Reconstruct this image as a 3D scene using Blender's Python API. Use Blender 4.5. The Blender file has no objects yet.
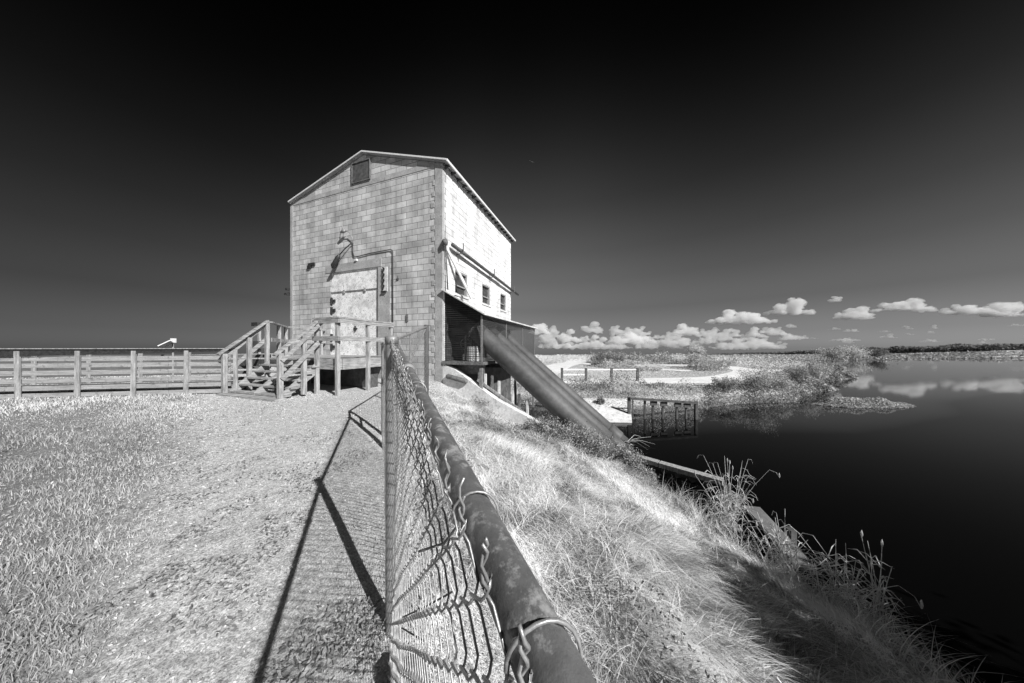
import bpy, math, random
import numpy as np
from mathutils import Vector, Matrix, noise as mnoise
R = math.radians
random.seed(7); rng = np.random.default_rng(7)
sc = bpy.context.scene
# ------------------------------------------------------------------ camera, sky, sun, exposure
F = 262.0; EYE = 1.4; HOR = 347.0
cd = bpy.data.cameras.new('camera'); cam = bpy.data.objects.new('camera', cd); sc.collection.objects.link(cam)
cam.location = (0, 0, EYE); cam.rotation_euler = (R(90), 0, 0)
cd.sensor_width = 36; cd.lens = 36 * F / 1024; cd.shift_y = (HOR - 341.5) / 1024
cd.clip_start = 0.01; cd.clip_end = 20000
sc.camera = cam
SUN_EL = R(36); SUN_AZ = math.atan2(0.715, -0.70)          # azimuth from +Y towards +X
sd = Vector((0.715 * math.cos(SUN_EL), -0.70 * math.cos(SUN_EL), math.sin(SUN_EL))).normalized()
sl = bpy.data.lights.new('sun', 'SUN'); sl.energy = 4.6; sl.angle = R(0.5); sl.color = (1, 0.995, 0.99)
so = bpy.data.objects.new('sun', sl); sc.collection.objects.link(so)
so.rotation_euler = sd.to_track_quat('Z', 'Y').to_euler(); so.location = (20, -20, 30)
w = bpy.data.worlds.new('World'); sc.world = w; w.use_nodes = True
nt = w.node_tree; N = nt.nodes; L = nt.links
for n in list(N): N.remove(n)
wo = N.new('ShaderNodeOutputWorld'); bg = N.new('ShaderNodeBackground'); sky = N.new('ShaderNodeTexSky')
sky.sky_type = 'NISHITA'; sky.sun_disc = False; sky.sun_elevation = SUN_EL; sky.sun_rotation = SUN_AZ
sky.air_density = 1.0; sky.dust_density = 0.6; sky.ozone_density = 1.0
sep = N.new('ShaderNodeSeparateColor'); L.new(sky.outputs[0], sep.inputs[0])
def wm_(op, a, b=None, c=None):
    n = N.new('ShaderNodeMath'); n.operation = op
    for i, v in enumerate((a, b, c)):
        if v is None: continue
        if isinstance(v, (int, float)): n.inputs[i].default_value = v
        else: L.new(v, n.inputs[i])
    return n.outputs[0]
tcw = N.new('ShaderNodeTexCoord'); sxyz = N.new('ShaderNodeSeparateXYZ'); L.new(tcw.outputs['Generated'], sxyz.inputs[0])
elz = wm_('MAXIMUM', sxyz.outputs[2], 0.0)
SKY_POW, SKY_GAIN = 1.0, 1.0
# an infrared sky: only the reddest light, falling quickly with height, duller away to the left
fall = wm_('POWER', wm_('MAXIMUM', wm_('SUBTRACT', 1.0, elz), 0.02), 4.6)
cr = N.new('ShaderNodeValToRGB'); e_ = cr.color_ramp.elements
SK = [(0, .30), (.044, .36), (.135, .70), (.237, 1.7), (.33, 3.1), (.47, 6.4), (.59, 11.5), (.67, 14.5), (.76, 16.0)]
while len(e_) < len(SK): e_.new(.5)
for i_, (p_, v_) in enumerate(SK): e_[i_].position = p_; e_[i_].color = (v_/16,)*3 + (1,)
L.new(elz, cr.inputs[0]); corr = wm_('MULTIPLY', cr.outputs[0], 16.0)
saz = wm_('DIVIDE', sxyz.outputs[0], wm_('SQRT', wm_('MAXIMUM', wm_('SUBTRACT', 1.0, wm_('MULTIPLY', elz, elz)), .01)))
def mr(a, b):
    n = N.new('ShaderNodeMapRange'); n.interpolation_type = 'SMOOTHSTEP'; L.new(saz, n.inputs[0]); n.inputs[1].default_value = a; n.inputs[2].default_value = b; return n.outputs[0]
lf_, rt_ = mr(-.1, -.95), mr(.15, .95)
aa = wm_('ADD', wm_('MULTIPLY', lf_, -2.9), wm_('MULTIPLY', rt_, -3.6))
sidef = wm_('MULTIPLY', wm_('EXPONENT', wm_('MULTIPLY', aa, elz)), wm_('ADD', 1.0, wm_('ADD', wm_('MULTIPLY', lf_, -.60), wm_('MULTIPLY', rt_, .45))))
val = wm_('MULTIPLY', wm_('MULTIPLY', sep.outputs[0], fall), wm_('MULTIPLY', corr, sidef))
L.new(val, bg.inputs[0]); bg.inputs[1].default_value = 0.094
L.new(bg.outputs[0], wo.inputs[0])
vs = sc.view_settings; vs.view_transform = 'Standard'; vs.look = 'None'; vs.exposure = 0.42; vs.gamma = 1; vs.use_curve_mapping = False
cy = sc.cycles; cy.use_denoising = True; cy.max_bounces = 6; cy.transparent_max_bounces = 8; cy.sample_clamp_indirect = 4
cy.use_adaptive_sampling = True; cy.adaptive_threshold = 0.02

# ------------------------------------------------------------------ helpers
def P(px, py=None, Z=None, H=None):
    """world point seen at a pixel, at depth Z or height H above the eye"""
    k = (px - 512) / F
    if Z is None: Z = H * F / (HOR - py)
    if H is None: H = (HOR - py) / F * Z
    return Vector((k * Z, Z, EYE + H))
COL = sc.collection
WM = {}
class MB:
    def __init__(s, M=None): s.v = []; s.f = []; s.M = M or Matrix()
    def add(s, vs, fs):
        o = len(s.v); s.v += [s.M @ Vector(v) for v in vs]; s.f += [tuple(i + o for i in f) for f in fs]; return s
    def box(s, x0, x1, y0, y1, z0, z1):
        return s.add([(x0,y0,z0),(x1,y0,z0),(x1,y1,z0),(x0,y1,z0),(x0,y0,z1),(x1,y0,z1),(x1,y1,z1),(x0,y1,z1)],
                     [(0,3,2,1),(4,5,6,7),(0,1,5,4),(1,2,6,5),(2,3,7,6),(3,0,4,7)])
    def bar(s, a, b, w, t, up=(0,0,1)):
        a = Vector(a); b = Vector(b); d = (b - a).normalized(); u = Vector(up)
        sx = d.cross(u)
        if sx.length < 1e-4: sx = d.cross(Vector((1,0,0)))
        sx.normalize(); uu = sx.cross(d)
        vs = [p + sx*i*w/2 + uu*j*t/2 for p in (a, b) for i, j in ((-1,-1),(1,-1),(1,1),(-1,1))]
        return s.add(vs, [(0,1,2,3),(7,6,5,4),(0,4,5,1),(1,5,6,2),(2,6,7,3),(3,7,4,0)])
    def prism(s, poly, axis, t0, t1):
        """poly in the two other axes, extruded along axis"""
        n = len(poly); vs = []
        for t in (t0, t1):
            for a, b in poly:
                vs.append({'x': (t,a,b), 'y': (a,t,b), 'z': (a,b,t)}[axis])
        fs = [tuple(range(n)), tuple(range(2*n-1, n-1, -1))] + [(i, (i+1) % n, n + (i+1) % n, n + i) for i in range(n)]
        return s.add(vs, fs)
    def tube(s, pts, r, seg=8, cap=True):
        pts = [Vector(p) for p in pts]; n = len(pts); rs = r if hasattr(r, '__len__') else [r] * n
        prev = None; vs = []
        for i, p in enumerate(pts):
            d = (pts[min(i+1, n-1)] - pts[max(i-1, 0)]).normalized()
            if prev is None:
                a = d.cross(Vector((0,0,1)))
                if a.length < 1e-3: a = d.cross(Vector((1,0,0)))
            else:
                a = prev - d * prev.dot(d)
            a.normalize(); prev = a; b = d.cross(a)
            for k in range(seg):
                t = 2 * math.pi * k / seg; vs.append(p + (a * math.cos(t) + b * math.sin(t)) * rs[i])
        fs = [(i*seg+k, i*seg+(k+1) % seg, (i+1)*seg+(k+1) % seg, (i+1)*seg+k) for i in range(n-1) for k in range(seg)]
        if cap: fs += [tuple(range(seg-1, -1, -1)), tuple(range((n-1)*seg, n*seg))]
        return s.add(vs, fs)
    def ball(s, c, r, n=8, m=6):
        r = r if hasattr(r, '__len__') else (r, r, r); vs = [(c[0], c[1], c[2]-r[2])]
        for j in range(1, m):
            ph = -math.pi/2 + math.pi*j/m
            for k in range(n):
                t = 2*math.pi*k/n; vs.append((c[0]+r[0]*math.cos(ph)*math.cos(t), c[1]+r[1]*math.cos(ph)*math.sin(t), c[2]+r[2]*math.sin(ph)))
        vs.append((c[0], c[1], c[2]+r[2])); top = len(vs)-1
        fs = [(0, 1+(k+1) % n, 1+k) for k in range(n)] + [(top, 1+(m-2)*n+k, 1+(m-2)*n+(k+1) % n) for k in range(n)]
        for j in range(m-2):
            for k in range(n): a = 1+j*n; fs.append((a+k, a+(k+1) % n, a+n+(k+1) % n, a+n+k))
        return s.add(vs, fs)
    def build(s, name, mat, parent=None, base=None, smooth=False, bevel=0, rot=0):
        if parent is not None: Wm = WM[parent.name]
        else: Wm = Matrix.Translation(base or (0,0,0)) @ Matrix.Rotation(rot, 4, 'Z')
        inv = Wm.inverted(); me = bpy.data.meshes.new(name)
        me.from_pydata([inv @ v for v in s.v], [], s.f); me.update()
        if mat: me.materials.append(mat)
        if smooth: me.polygons.foreach_set('use_smooth', [True]*len(me.polygons))
        o = bpy.data.objects.new(name, me); COL.objects.link(o)
        if parent is not None: o.parent = parent
        else: o.matrix_world = Wm
        if bevel:
            b = o.modifiers.new('bevel', 'BEVEL'); b.width = bevel; b.segments = 1; b.limit_method = 'ANGLE'
        WM[o.name] = Wm; return o
def tag(o, label=None, cat=None, group=None, kind=None):
    if label: o['label'] = label
    if cat: o['category'] = cat
    if group: o['group'] = group
    if kind: o['kind'] = kind
    return o
def thing(name, label, cat, base=(0,0,0), rot=0, group=None):
    o = bpy.data.objects.new(name, None); COL.objects.link(o); o.empty_display_size = .1
    m = Matrix.Translation(base) @ Matrix.Rotation(rot, 4, 'Z'); o.matrix_world = m; WM[o.name] = m
    return tag(o, label, cat, group)
def npmesh(name, V, Fc, mat, attr=None, loc=(0,0,0), smooth=False):
    """V (n,3), Fc (m,k) quads or tris, numpy, fast"""
    me = bpy.data.meshes.new(name); k = Fc.shape[1]
    me.vertices.add(len(V)); me.vertices.foreach_set('co', (V - np.array(loc)).astype(np.float32).ravel())
    me.loops.add(Fc.size); me.loops.foreach_set('vertex_index', Fc.astype(np.int32).ravel())
    me.polygons.add(len(Fc)); me.polygons.foreach_set('loop_start', np.arange(0, Fc.size, k, dtype=np.int32))
    me.polygons.foreach_set('loop_total', np.full(len(Fc), k, dtype=np.int32))
    if smooth: me.polygons.foreach_set('use_smooth', np.ones(len(Fc), dtype=bool))
    me.update(calc_edges=True)
    if attr is not None:
        a = me.attributes.new('tone', 'FLOAT', 'POINT'); a.data.foreach_set('value', attr.astype(np.float32))
    me.materials.append(mat); o = bpy.data.objects.new(name, me); COL.objects.link(o); o.location = loc
    WM[o.name] = Matrix.Translation(loc); return o

# ------------------------------------------------------------------ materials (a monochrome infrared scene: every colour is a grey)
def newmat(name):
    m = bpy.data.materials.new(name); m.use_nodes = True; t = m.node_tree
    for n in list(t.nodes): t.nodes.remove(n)
    o = t.nodes.new('ShaderNodeOutputMaterial'); b = t.nodes.new('ShaderNodeBsdfPrincipled'); t.links.new(b.outputs[0], o.inputs[0])
    return m, t, b
def node(t, typ, **kw):
    n = t.nodes.new(typ)
    for k, v in kw.items():
        if k.startswith('_'): setattr(n, k[1:], v)
        else: n.inputs[k.replace('_', ' ')].default_value = v
    return n
def ramp(t, src, stops):
    r = t.nodes.new('ShaderNodeValToRGB'); e = r.color_ramp.elements
    while len(e) < len(stops): e.new(.5)
    for i, (p, v) in enumerate(stops): e[i].position = p; e[i].color = (v, v, v, 1)
    t.links.new(src, r.inputs[0]); return r.outputs[0]
def mixc(t, a, b, f, mode='MIX'):
    m = t.nodes.new('ShaderNodeMix'); m.data_type = 'RGBA'; m.blend_type = mode
    for s, v in ((m.inputs['Factor'], f), (m.inputs[6], a), (m.inputs[7], b)):
        if isinstance(v, (int, float)): s.default_value = v if s.name == 'Factor' else (v, v, v, 1)
        else: t.links.new(v, s)
    return m.outputs[2]
def bump(t, b, src, s, d=.01):
    n = node(t, 'ShaderNodeBump', Strength=s, Distance=d); t.links.new(src, n.inputs['Height']); t.links.new(n.outputs[0], b.inputs['Normal'])
def noisy(name, lo, hi, scale=8, detail=6, rough=.8, bs=.3, bd=.01, stretch=(1,1,1), metal=0, spots=None, contrast=(.35,.65)):
    m, t, b = newmat(name); tc = t.nodes.new('ShaderNodeTexCoord'); mp = t.nodes.new('ShaderNodeMapping'); mp.inputs['Scale'].default_value = stretch
    t.links.new(tc.outputs['Object'], mp.inputs[0])
    n = node(t, 'ShaderNodeTexNoise', Scale=scale, Detail=detail, Roughness=.65); t.links.new(mp.outputs[0], n.inputs[0])
    c = ramp(t, n.outputs[0], [(contrast[0], lo), (contrast[1], hi)])
    n2 = node(t, 'ShaderNodeTexNoise', Scale=scale*6, Detail=4, Roughness=.7); t.links.new(mp.outputs[0], n2.inputs[0])
    c = mixc(t, c, ramp(t, n2.outputs[0], [(.3, .55), (.7, 1.3)]), .5, 'MULTIPLY')
    if spots:
        n3 = node(t, 'ShaderNodeTexNoise', Scale=spots[0], Detail=5, Roughness=.7); t.links.new(tc.outputs['Object'], n3.inputs[0])
        c = mixc(t, c, spots[3], ramp(t, n3.outputs[0], [(spots[1], 0), (spots[2], 1)]))
    t.links.new(c, b.inputs['Base Color']); b.inputs['Roughness'].default_value = rough; b.inputs['Metallic'].default_value = metal
    bump(t, b, n2.outputs[0], bs, bd); return m
M = {}
M['wood'] = noisy('weathered_wood', .20, .48, 5, stretch=(4,4,.6), rough=.9, bs=.5)
M['woodh'] = noisy('weathered_wood_lengthwise', .17, .46, 4, stretch=(1,1,8), rough=.9, bs=.5)
M['wood_dark'] = noisy('dark_stained_wood', .05, .13, 6, rough=.85)
M['board'] = noisy('grey_fence_boards', .24, .46, 3, stretch=(.6,.6,14), rough=.9, bs=.6, bd=.015, spots=(7, .56, .68, .16))
M['board_shade'] = noisy('shaded_fence_boards', .08, .18, 3, stretch=(.6,.6,14), rough=.9)  # rear fence boards darkened in colour so the gaps look shaded
M['conc'] = noisy('smooth_concrete', .32, .48, 3, rough=.9, bs=.3, spots=(6, .58, .7, .16))
M['darkconc'] = noisy('dark_concrete', .05, .14, 3, rough=.8, bs=.4)
M['beamgrey'] = noisy('grey_beam', .12, .2, 4, rough=.8)
M['conc_lt'] = noisy('pale_concrete', .55, .78, 3, rough=.9, bs=.3, spots=(5, .56, .68, .3))
M['plywood'] = noisy('peeling_white_plywood', .60, .95, 3, rough=.8, bs=.35, spots=(17, .57, .63, .30), contrast=(.35,.55))
M['steel'] = noisy('galvanised_steel', .22, .36, 18, rough=.5, bs=.15, metal=.35, bd=.002, spots=(22, .62, .72, .12))
M['rail'] = noisy('tarnished_fence_rail', .09, .17, 14, rough=.42, bs=.5, metal=.2, bd=.002, spots=(46, .53, .66, .38), contrast=(.3,.7))
M['wire'] = noisy('galvanised_wire', .26, .48, 60, rough=.4, bs=.2, metal=.45, bd=.001)
M['pipe'] = noisy('weathered_steel_pipe', .065, .115, 1.8, rough=.6, bs=.25, metal=.0, spots=(6, .66, .8, .11))
M['black'] = noisy('black_iron', .02, .05, 20, rough=.5, bs=.2)
M['rust'] = noisy('rusty_iron', .08, .2, 12, rough=.85, bs=.5)
M['white'] = noisy('white_paint', .7, .85, 12, rough=.6, bs=.15)
M['glass'] = noisy('dusty_dark_glass', .04, .09, 5, rough=.25, bs=.05)
M['roof'] = noisy('metal_roof', .35, .5, 4, rough=.5, bs=.15, metal=.2)
M['stem'] = noisy('dry_stems', .45, .7, 20, rough=.9)
M['road'] = noisy('pale_gravel', .72, .9, .6, rough=.95, bs=.4)
M['screen'] = noisy('grey_screen_wire', .08, .16, 20, rough=.6, metal=.2)

def block_mat(name, c1, c2, mortar, bw=.40, bh=.20, offs=0):
    m, t, b = newmat(name); tc = t.nodes.new('ShaderNodeTexCoord'); s = t.nodes.new('ShaderNodeSeparateXYZ'); t.links.new(tc.outputs['Object'], s.inputs[0])
    ad = node(t, 'ShaderNodeMath', _operation='ADD'); t.links.new(s.outputs[0], ad.inputs[0]); t.links.new(s.outputs[1], ad.inputs[1])
    cb = t.nodes.new('ShaderNodeCombineXYZ'); t.links.new(ad.outputs[0], cb.inputs[0]); t.links.new(s.outputs[2], cb.inputs[1])
    br = t.nodes.new('ShaderNodeTexBrick'); t.links.new(cb.outputs[0], br.inputs[0])
    br.inputs['Scale'].default_value = 1; br.inputs['Brick Width'].default_value = bw; br.inputs['Row Height'].default_value = bh
    br.inputs['Mortar Size'].default_value = .011; br.inputs['Mortar Smooth'].default_value = .3; br.inputs['Bias'].default_value = 0
    br.inputs['Color1'].default_value = (c1,)*3 + (1,); br.inputs['Color2'].default_value = (c2,)*3 + (1,); br.inputs['Mortar'].default_value = (mortar,)*3 + (1,)
    n = node(t, 'ShaderNodeTexNoise', Scale=1.1, Detail=6, Roughness=.65); t.links.new(tc.outputs['Object'], n.inputs[0])
    c = mixc(t, br.outputs[0], ramp(t, n.outputs[0], [(.36, .60), (.62, 1.12)]), .8, 'MULTIPLY')
    mp_ = t.nodes.new('ShaderNodeMapping'); mp_.inputs['Scale'].default_value = (2.6, 2.6, .22); t.links.new(tc.outputs['Object'], mp_.inputs[0]); ns = node(t, 'ShaderNodeTexNoise', Scale=1.0, Detail=6, Roughness=.7); t.links.new(mp_.outputs[0], ns.inputs[0]); c = mixc(t, c, ramp(t, ns.outputs[0], [(.36, .60), (.58, 1.06)]), .5, 'MULTIPLY')
    n2 = node(t, 'ShaderNodeTexNoise', Scale=40, Detail=4, Roughness=.7); t.links.new(tc.outputs['Object'], n2.inputs[0])
    c = mixc(t, c, ramp(t, n2.outputs[0], [(.3, .7), (.7, 1.2)]), .6, 'MULTIPLY')
    t.links.new(c, b.inputs['Base Color']); b.inputs['Roughness'].default_value = .92
    h = mixc(t, ramp(t, br.outputs['Fac'], [(0, 1), (1, 0)]), n2.outputs[0], .25); bump(t, b, h, .7, .012)
    return m
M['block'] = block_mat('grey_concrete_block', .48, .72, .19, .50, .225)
M['block_side'] = block_mat('sunlit_side_block', .84, .96, .50, .50, .225)  # same block as the front, coloured whiter as the sunlit side

M['block_shade'] = block_mat('shaded_block', .10, .16, .30, .45, .225)  # block darkened in colour to stand for shade under the shelter roof
def foliage(name, lo, hi, trans=.3):
    m, t, b = newmat(name); a = node(t, 'ShaderNodeAttribute', _attribute_name='tone')
    c = ramp(t, a.outputs['Fac'], [(0, lo), (1, hi)]); t.links.new(c, b.inputs['Base Color']); b.inputs['Roughness'].default_value = .75
    b.inputs['Specular IOR Level'].default_value = .2
    tr = t.nodes.new('ShaderNodeBsdfTranslucent'); t.links.new(c, tr.inputs[0]); mx = node(t, 'ShaderNodeMixShader', Fac=trans)
    o = [n for n in t.nodes if n.type == 'OUTPUT_MATERIAL'][0]; t.links.new(b.outputs[0], mx.inputs[1]); t.links.new(tr.outputs[0], mx.inputs[2]); t.links.new(mx.outputs[0], o.inputs[0])
    return m
M['lawn'] = foliage('lawn_grass', .09, .90); M['dry'] = foliage('dry_bank_grass', .20, 1.0); M['weed'] = foliage('weed_leaves', .14, .55)
M['leaf_lt'] = foliage('pale_foliage', .5, .95); M['leaf_br'] = foliage('brush_foliage', .14, .85); M['marsh'] = foliage('marsh_grass', .30, .78, .2); M['meadow'] = foliage('meadow_grass', .52, .86, .2); M['litter'] = foliage('pale_litter', .40, .80); M['leaf_md'] = foliage('grey_foliage', .12, .58); M['leaf_dk'] = foliage('dull_foliage', .10, .40); M['far'] = foliage('far_woods', .14, .34)

# ------------------------------------------------------------------ building frame: x' along the gable front (right = 0), y' into the building
TH = math.atan2(-.335, .942); C0 = Vector((-2.45, 9.3, 0)); BF = Matrix.Translation(C0) @ Matrix.Rotation(TH, 4, 'Z')
ex = np.array([.942, -.335]); ey = np.array([.335, .942])
def bw(x, y, z=0): return BF @ Vector((x, y, z))

# ------------------------------------------------------------------ terrain
def seg_dist(px, py, poly, closed=True):
    d = np.full(px.shape, 1e9); n = len(poly)
    for i in range(n if closed else n-1):
        ax, ay = poly[i]; bx, by = poly[(i+1) % n]; dx, dy = bx-ax, by-ay
        t = np.clip(((px-ax)*dx + (py-ay)*dy) / (dx*dx+dy*dy), 0, 1); d = np.minimum(d, np.hypot(px-ax-t*dx, py-ay-t*dy))
    return d
def inside(px, py, poly):
    r = np.zeros(px.shape, bool); n = len(poly)
    for i in range(n):
        ax, ay = poly[i]; bx, by = poly[(i+1) % n]
        if ay == by: continue
        r ^= ((ay > py) != (by > py)) & (px < (bx-ax)*(py-ay)/(by-ay)+ax)
    return r
def sm(x): x = np.clip(x, 0, 1); return x*x*(3-2*x)
WATER_Z = EYE - 3.5
b0 = bw(-.1, .25); b1 = bw(-.1, 7.4)
near_shore = [(5.6, -60), (5.0, -4), (4.6, 0), (4.65, 1.6), (4.68, 2.7), (4.62, 3.4), (4.5, 3.7), (4.1, 4.4), (4.15, 5.2), (4.5, 6.3), (3.9, 7.5), tuple(bw(5.6, .2)[:2])]
water_poly = near_shore + [tuple(b0[:2]), tuple(b1[:2]), (1.6, 15.6), (4.4, 13.2), (5.7, 13.0), (8.0, 13.9), (10.4, 14.6), (14, 16.0), (18, 16.6), (22.1, 19.5), (27, 21.5),
    (29, 25), (39, 29.6), (46, 36), (50, 43), (53, 47), (48, 50), (50, 56), (67, 62), (104, 71), (163, 84), (420, 120), (700, -60)]
def vn(x, y, s, seed=0):
    """cheap smooth value noise"""
    x = x/s + seed*17.3; y = y/s + seed*9.1; xi = np.floor(x); yi = np.floor(y); fx = sm(x-xi); fy = sm(y-yi)
    h = lambda a, b: np.modf(np.abs(np.sin(a*127.1+b*311.7+seed)*43758.5453))[0]
    return (h(xi, yi)*(1-fx)+h(xi+1, yi)*fx)*(1-fy)+(h(xi, yi+1)*(1-fx)+h(xi+1, yi+1)*fx)*fy
def height(x, y):
    x = np.asarray(x, float); y = np.asarray(y, float)
    lx = (x-C0.x)*ex[0]+(y-C0.y)*ex[1]; ly = (x-C0.x)*ey[0]+(y-C0.y)*ey[1]
    din = inside(x, y, water_poly); d = seg_dist(x, y, water_poly)
    cap = .15*sm((y-1.2)/4) + .02 + .05*(vn(x, y, 2.2, 1)-.5) + .03*(vn(x, y, .6, 2)-.5)
    dn = seg_dist(x, y, near_shore, False)
    zn = WATER_Z-.06 + .50*dn + .16*(vn(x, y, .9, 3)-.5)*sm(dn) + .10*(vn(x, y, .35, 4)-.5)*sm(dn)
    k = .25; zlev = -k*np.log(np.exp(-np.clip(zn, -6, 6)/k)+np.exp(-cap/k))
    zlow = np.minimum(WATER_Z-.1+.55*d, -1.52+.10*(vn(x, y, 6, 5)-.5)*sm((d-1.)/3)+ .002*np.clip(d-30, 0, 200))
    edge = -.3-.8*np.maximum(0, ly-7.2); m = np.where(ly < .15, 1., sm((edge-lx)/2.5))
    m = np.where((ly < .15) & (lx > 6.5) & (y > 9), 0., m)
    zlev = zlev-.42*sm((ly+2.0)/1.7)*sm((lx+.2)/1.3)*(ly < .15)
    z = m*zlev+(1-m)*zlow
    rr = np.hypot(x, y); kf = .036*np.clip(1-(x/np.maximum(y, 1)-.18)/1.7, 0, 1); z = z-kf*np.maximum(rr-68, 0)*(y > 10)
    return np.where(din, WATER_Z-np.minimum(.1+.8*d, 1.3), z)
def hz(x, y): return float(height(np.array([x]), np.array([y]))[0])
nG = 300; tg = np.linspace(-1, 1, 2*nG+1); g = 4*np.sinh(7.3*tg)
gx, gy = np.meshgrid(g+1.0, g+5.0); gz = height(gx, gy)
ii = np.arange((2*nG+1)**2).reshape(2*nG+1, -1); Fq = np.stack([ii[:-1,:-1], ii[:-1,1:], ii[1:,1:], ii[1:,:-1]], -1).reshape(-1, 4)
m, t, b = newmat('ground_soil')
tc = t.nodes.new('ShaderNodeTexCoord')
n1 = node(t, 'ShaderNodeTexNoise', Scale=.35, Detail=6, Roughness=.6); n2 = node(t, 'ShaderNodeTexNoise', Scale=14, Detail=8, Roughness=.75); n3 = node(t, 'ShaderNodeTexNoise', Scale=.05, Detail=5)
for n in (n1, n2, n3): t.links.new(tc.outputs['Object'], n.inputs[0])
c = ramp(t, n1.outputs[0], [(.35, .18), (.65, .32)])
sq_ = t.nodes.new('ShaderNodeSeparateXYZ'); t.links.new(tc.outputs['Object'], sq_.inputs[0])
pa_ = node(t, 'ShaderNodeMath', _operation='MULTIPLY_ADD'); t.links.new(sq_.outputs[1], pa_.inputs[0]); pa_.inputs[1].default_value = 1.1; t.links.new(sq_.outputs[0], pa_.inputs[2])
pb_ = node(t, 'ShaderNodeMath', _operation='MULTIPLY_ADD'); t.links.new(n2.outputs[0], pb_.inputs[0]); pb_.inputs[1].default_value = 1.2; t.links.new(pa_.outputs[0], pb_.inputs[2])
pc_ = node(t, 'ShaderNodeMapRange'); t.links.new(pb_.outputs[0], pc_.inputs[0]); pc_.inputs[1].default_value = -.5; pc_.inputs[2].default_value = .5; pc_.interpolation_type = 'SMOOTHSTEP'
c = mixc(t, c, .66, pc_.outputs[0])
sz_ = t.nodes.new('ShaderNodeSeparateXYZ'); t.links.new(tc.outputs['Object'], sz_.inputs[0]); sy_ = node(t, 'ShaderNodeMapRange'); t.links.new(sz_.outputs[1], sy_.inputs[0]); sy_.inputs[1].default_value = 10; sy_.inputs[2].default_value = 14; c = mixc(t, c, .62, sy_.outputs[0]); c = mixc(t, c, ramp(t, n2.outputs[0], [(.35, .45), (.65, 1.25)]), .7, 'MULTIPLY')
c = mixc(t, c, ramp(t, n3.outputs[0], [(.35, .7), (.65, 1.3)]), .6, 'MULTIPLY')
n4 = node(t, 'ShaderNodeTexNoise', Scale=90, Detail=8, Roughness=.8); t.links.new(tc.outputs['Object'], n4.inputs[0]); c = mixc(t, c, ramp(t, n4.outputs[0], [(.40, .30), (.60, 1.45)]), .8, 'MULTIPLY')
mz = node(t, 'ShaderNodeMapRange'); t.links.new(sz_.outputs[2], mz.inputs[0]); mz.inputs[1].default_value = -1.68; mz.inputs[2].default_value = -1.95; c = mixc(t, c, .10, mz.outputs[0])
t.links.new(c, b.inputs['Base Color']); b.inputs['Roughness'].default_value = 1; b.inputs['Specular IOR Level'].default_value = .1; bump(t, b, n2.outputs[0], .8, .03); M['soil'] = m
tag(npmesh('ground', np.stack([gx, gy, gz], -1).reshape(-1, 3), Fq, M['soil'], smooth=True), kind='structure')
# water: reflection strength set by zone, dimmer close in, brighter far out
m, t, b = newmat('dark_water'); tc = t.nodes.new('ShaderNodeTexCoord')
b.inputs['Base Color'].default_value = (.002, .002, .002, 1); b.inputs['Roughness'].default_value = .03; b.inputs['IOR'].default_value = 1.26
n1 = node(t, 'ShaderNodeTexNoise', Scale=5, Detail=3); n2 = node(t, 'ShaderNodeTexNoise', Scale=.05, Detail=2)
for n in (n1, n2): t.links.new(tc.outputs['Object'], n.inputs[0])
sp = t.nodes.new('ShaderNodeSeparateXYZ'); t.links.new(tc.outputs['Object'], sp.inputs[0])
def wmath(op, a, b_=None, c_=None):
    n = t.nodes.new('ShaderNodeMath'); n.operation = op
    for i_, v_ in enumerate((a, b_, c_)):
        if v_ is None: continue
        if isinstance(v_, (int, float)): n.inputs[i_].default_value = v_
        else: t.links.new(v_, n.inputs[i_])
    return n.outputs[0]
zone = wmath('SUBTRACT', wmath('MULTIPLY_ADD', n2.outputs[0], 5.0, sp.outputs[1]), wmath('MULTIPLY', wmath('MAXIMUM', wmath('SUBTRACT', sp.outputs[0], 14.0), 0.0), .42))
mk = node(t, 'ShaderNodeMapRange'); t.links.new(zone, mk.inputs[0]); mk.inputs[1].default_value = 12.8; mk.inputs[2].default_value = 14.6; mk.inputs[3].default_value = .0; mk.inputs[4].default_value = .006
io = node(t, 'ShaderNodeMapRange'); t.links.new(zone, io.inputs[0]); io.inputs[1].default_value = 12.6; io.inputs[2].default_value = 14.8; io.inputs[3].default_value = 1.13; io.inputs[4].default_value = 1.5; t.links.new(io.outputs[0], b.inputs['IOR'])
n5 = node(t, 'ShaderNodeTexNoise', Scale=22, Detail=4); t.links.new(tc.outputs['Object'], n5.inputs[0])
bn = node(t, 'ShaderNodeBump', Distance=.03); t.links.new(n5.outputs[0], bn.inputs['Height']); t.links.new(mk.outputs[0], bn.inputs['Strength']); t.links.new(bn.outputs[0], b.inputs['Normal'])
tag(MB().add([(a_, b_, WATER_Z) for a_, b_ in ((-3, -70), (800, -70), (800, 150), (163, 90), (104, 78), (67, 68), (47, 62), (44, 45), (30, 32), (-3, 24))], [tuple(range(10))]).build('water', m), kind='structure')
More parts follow.
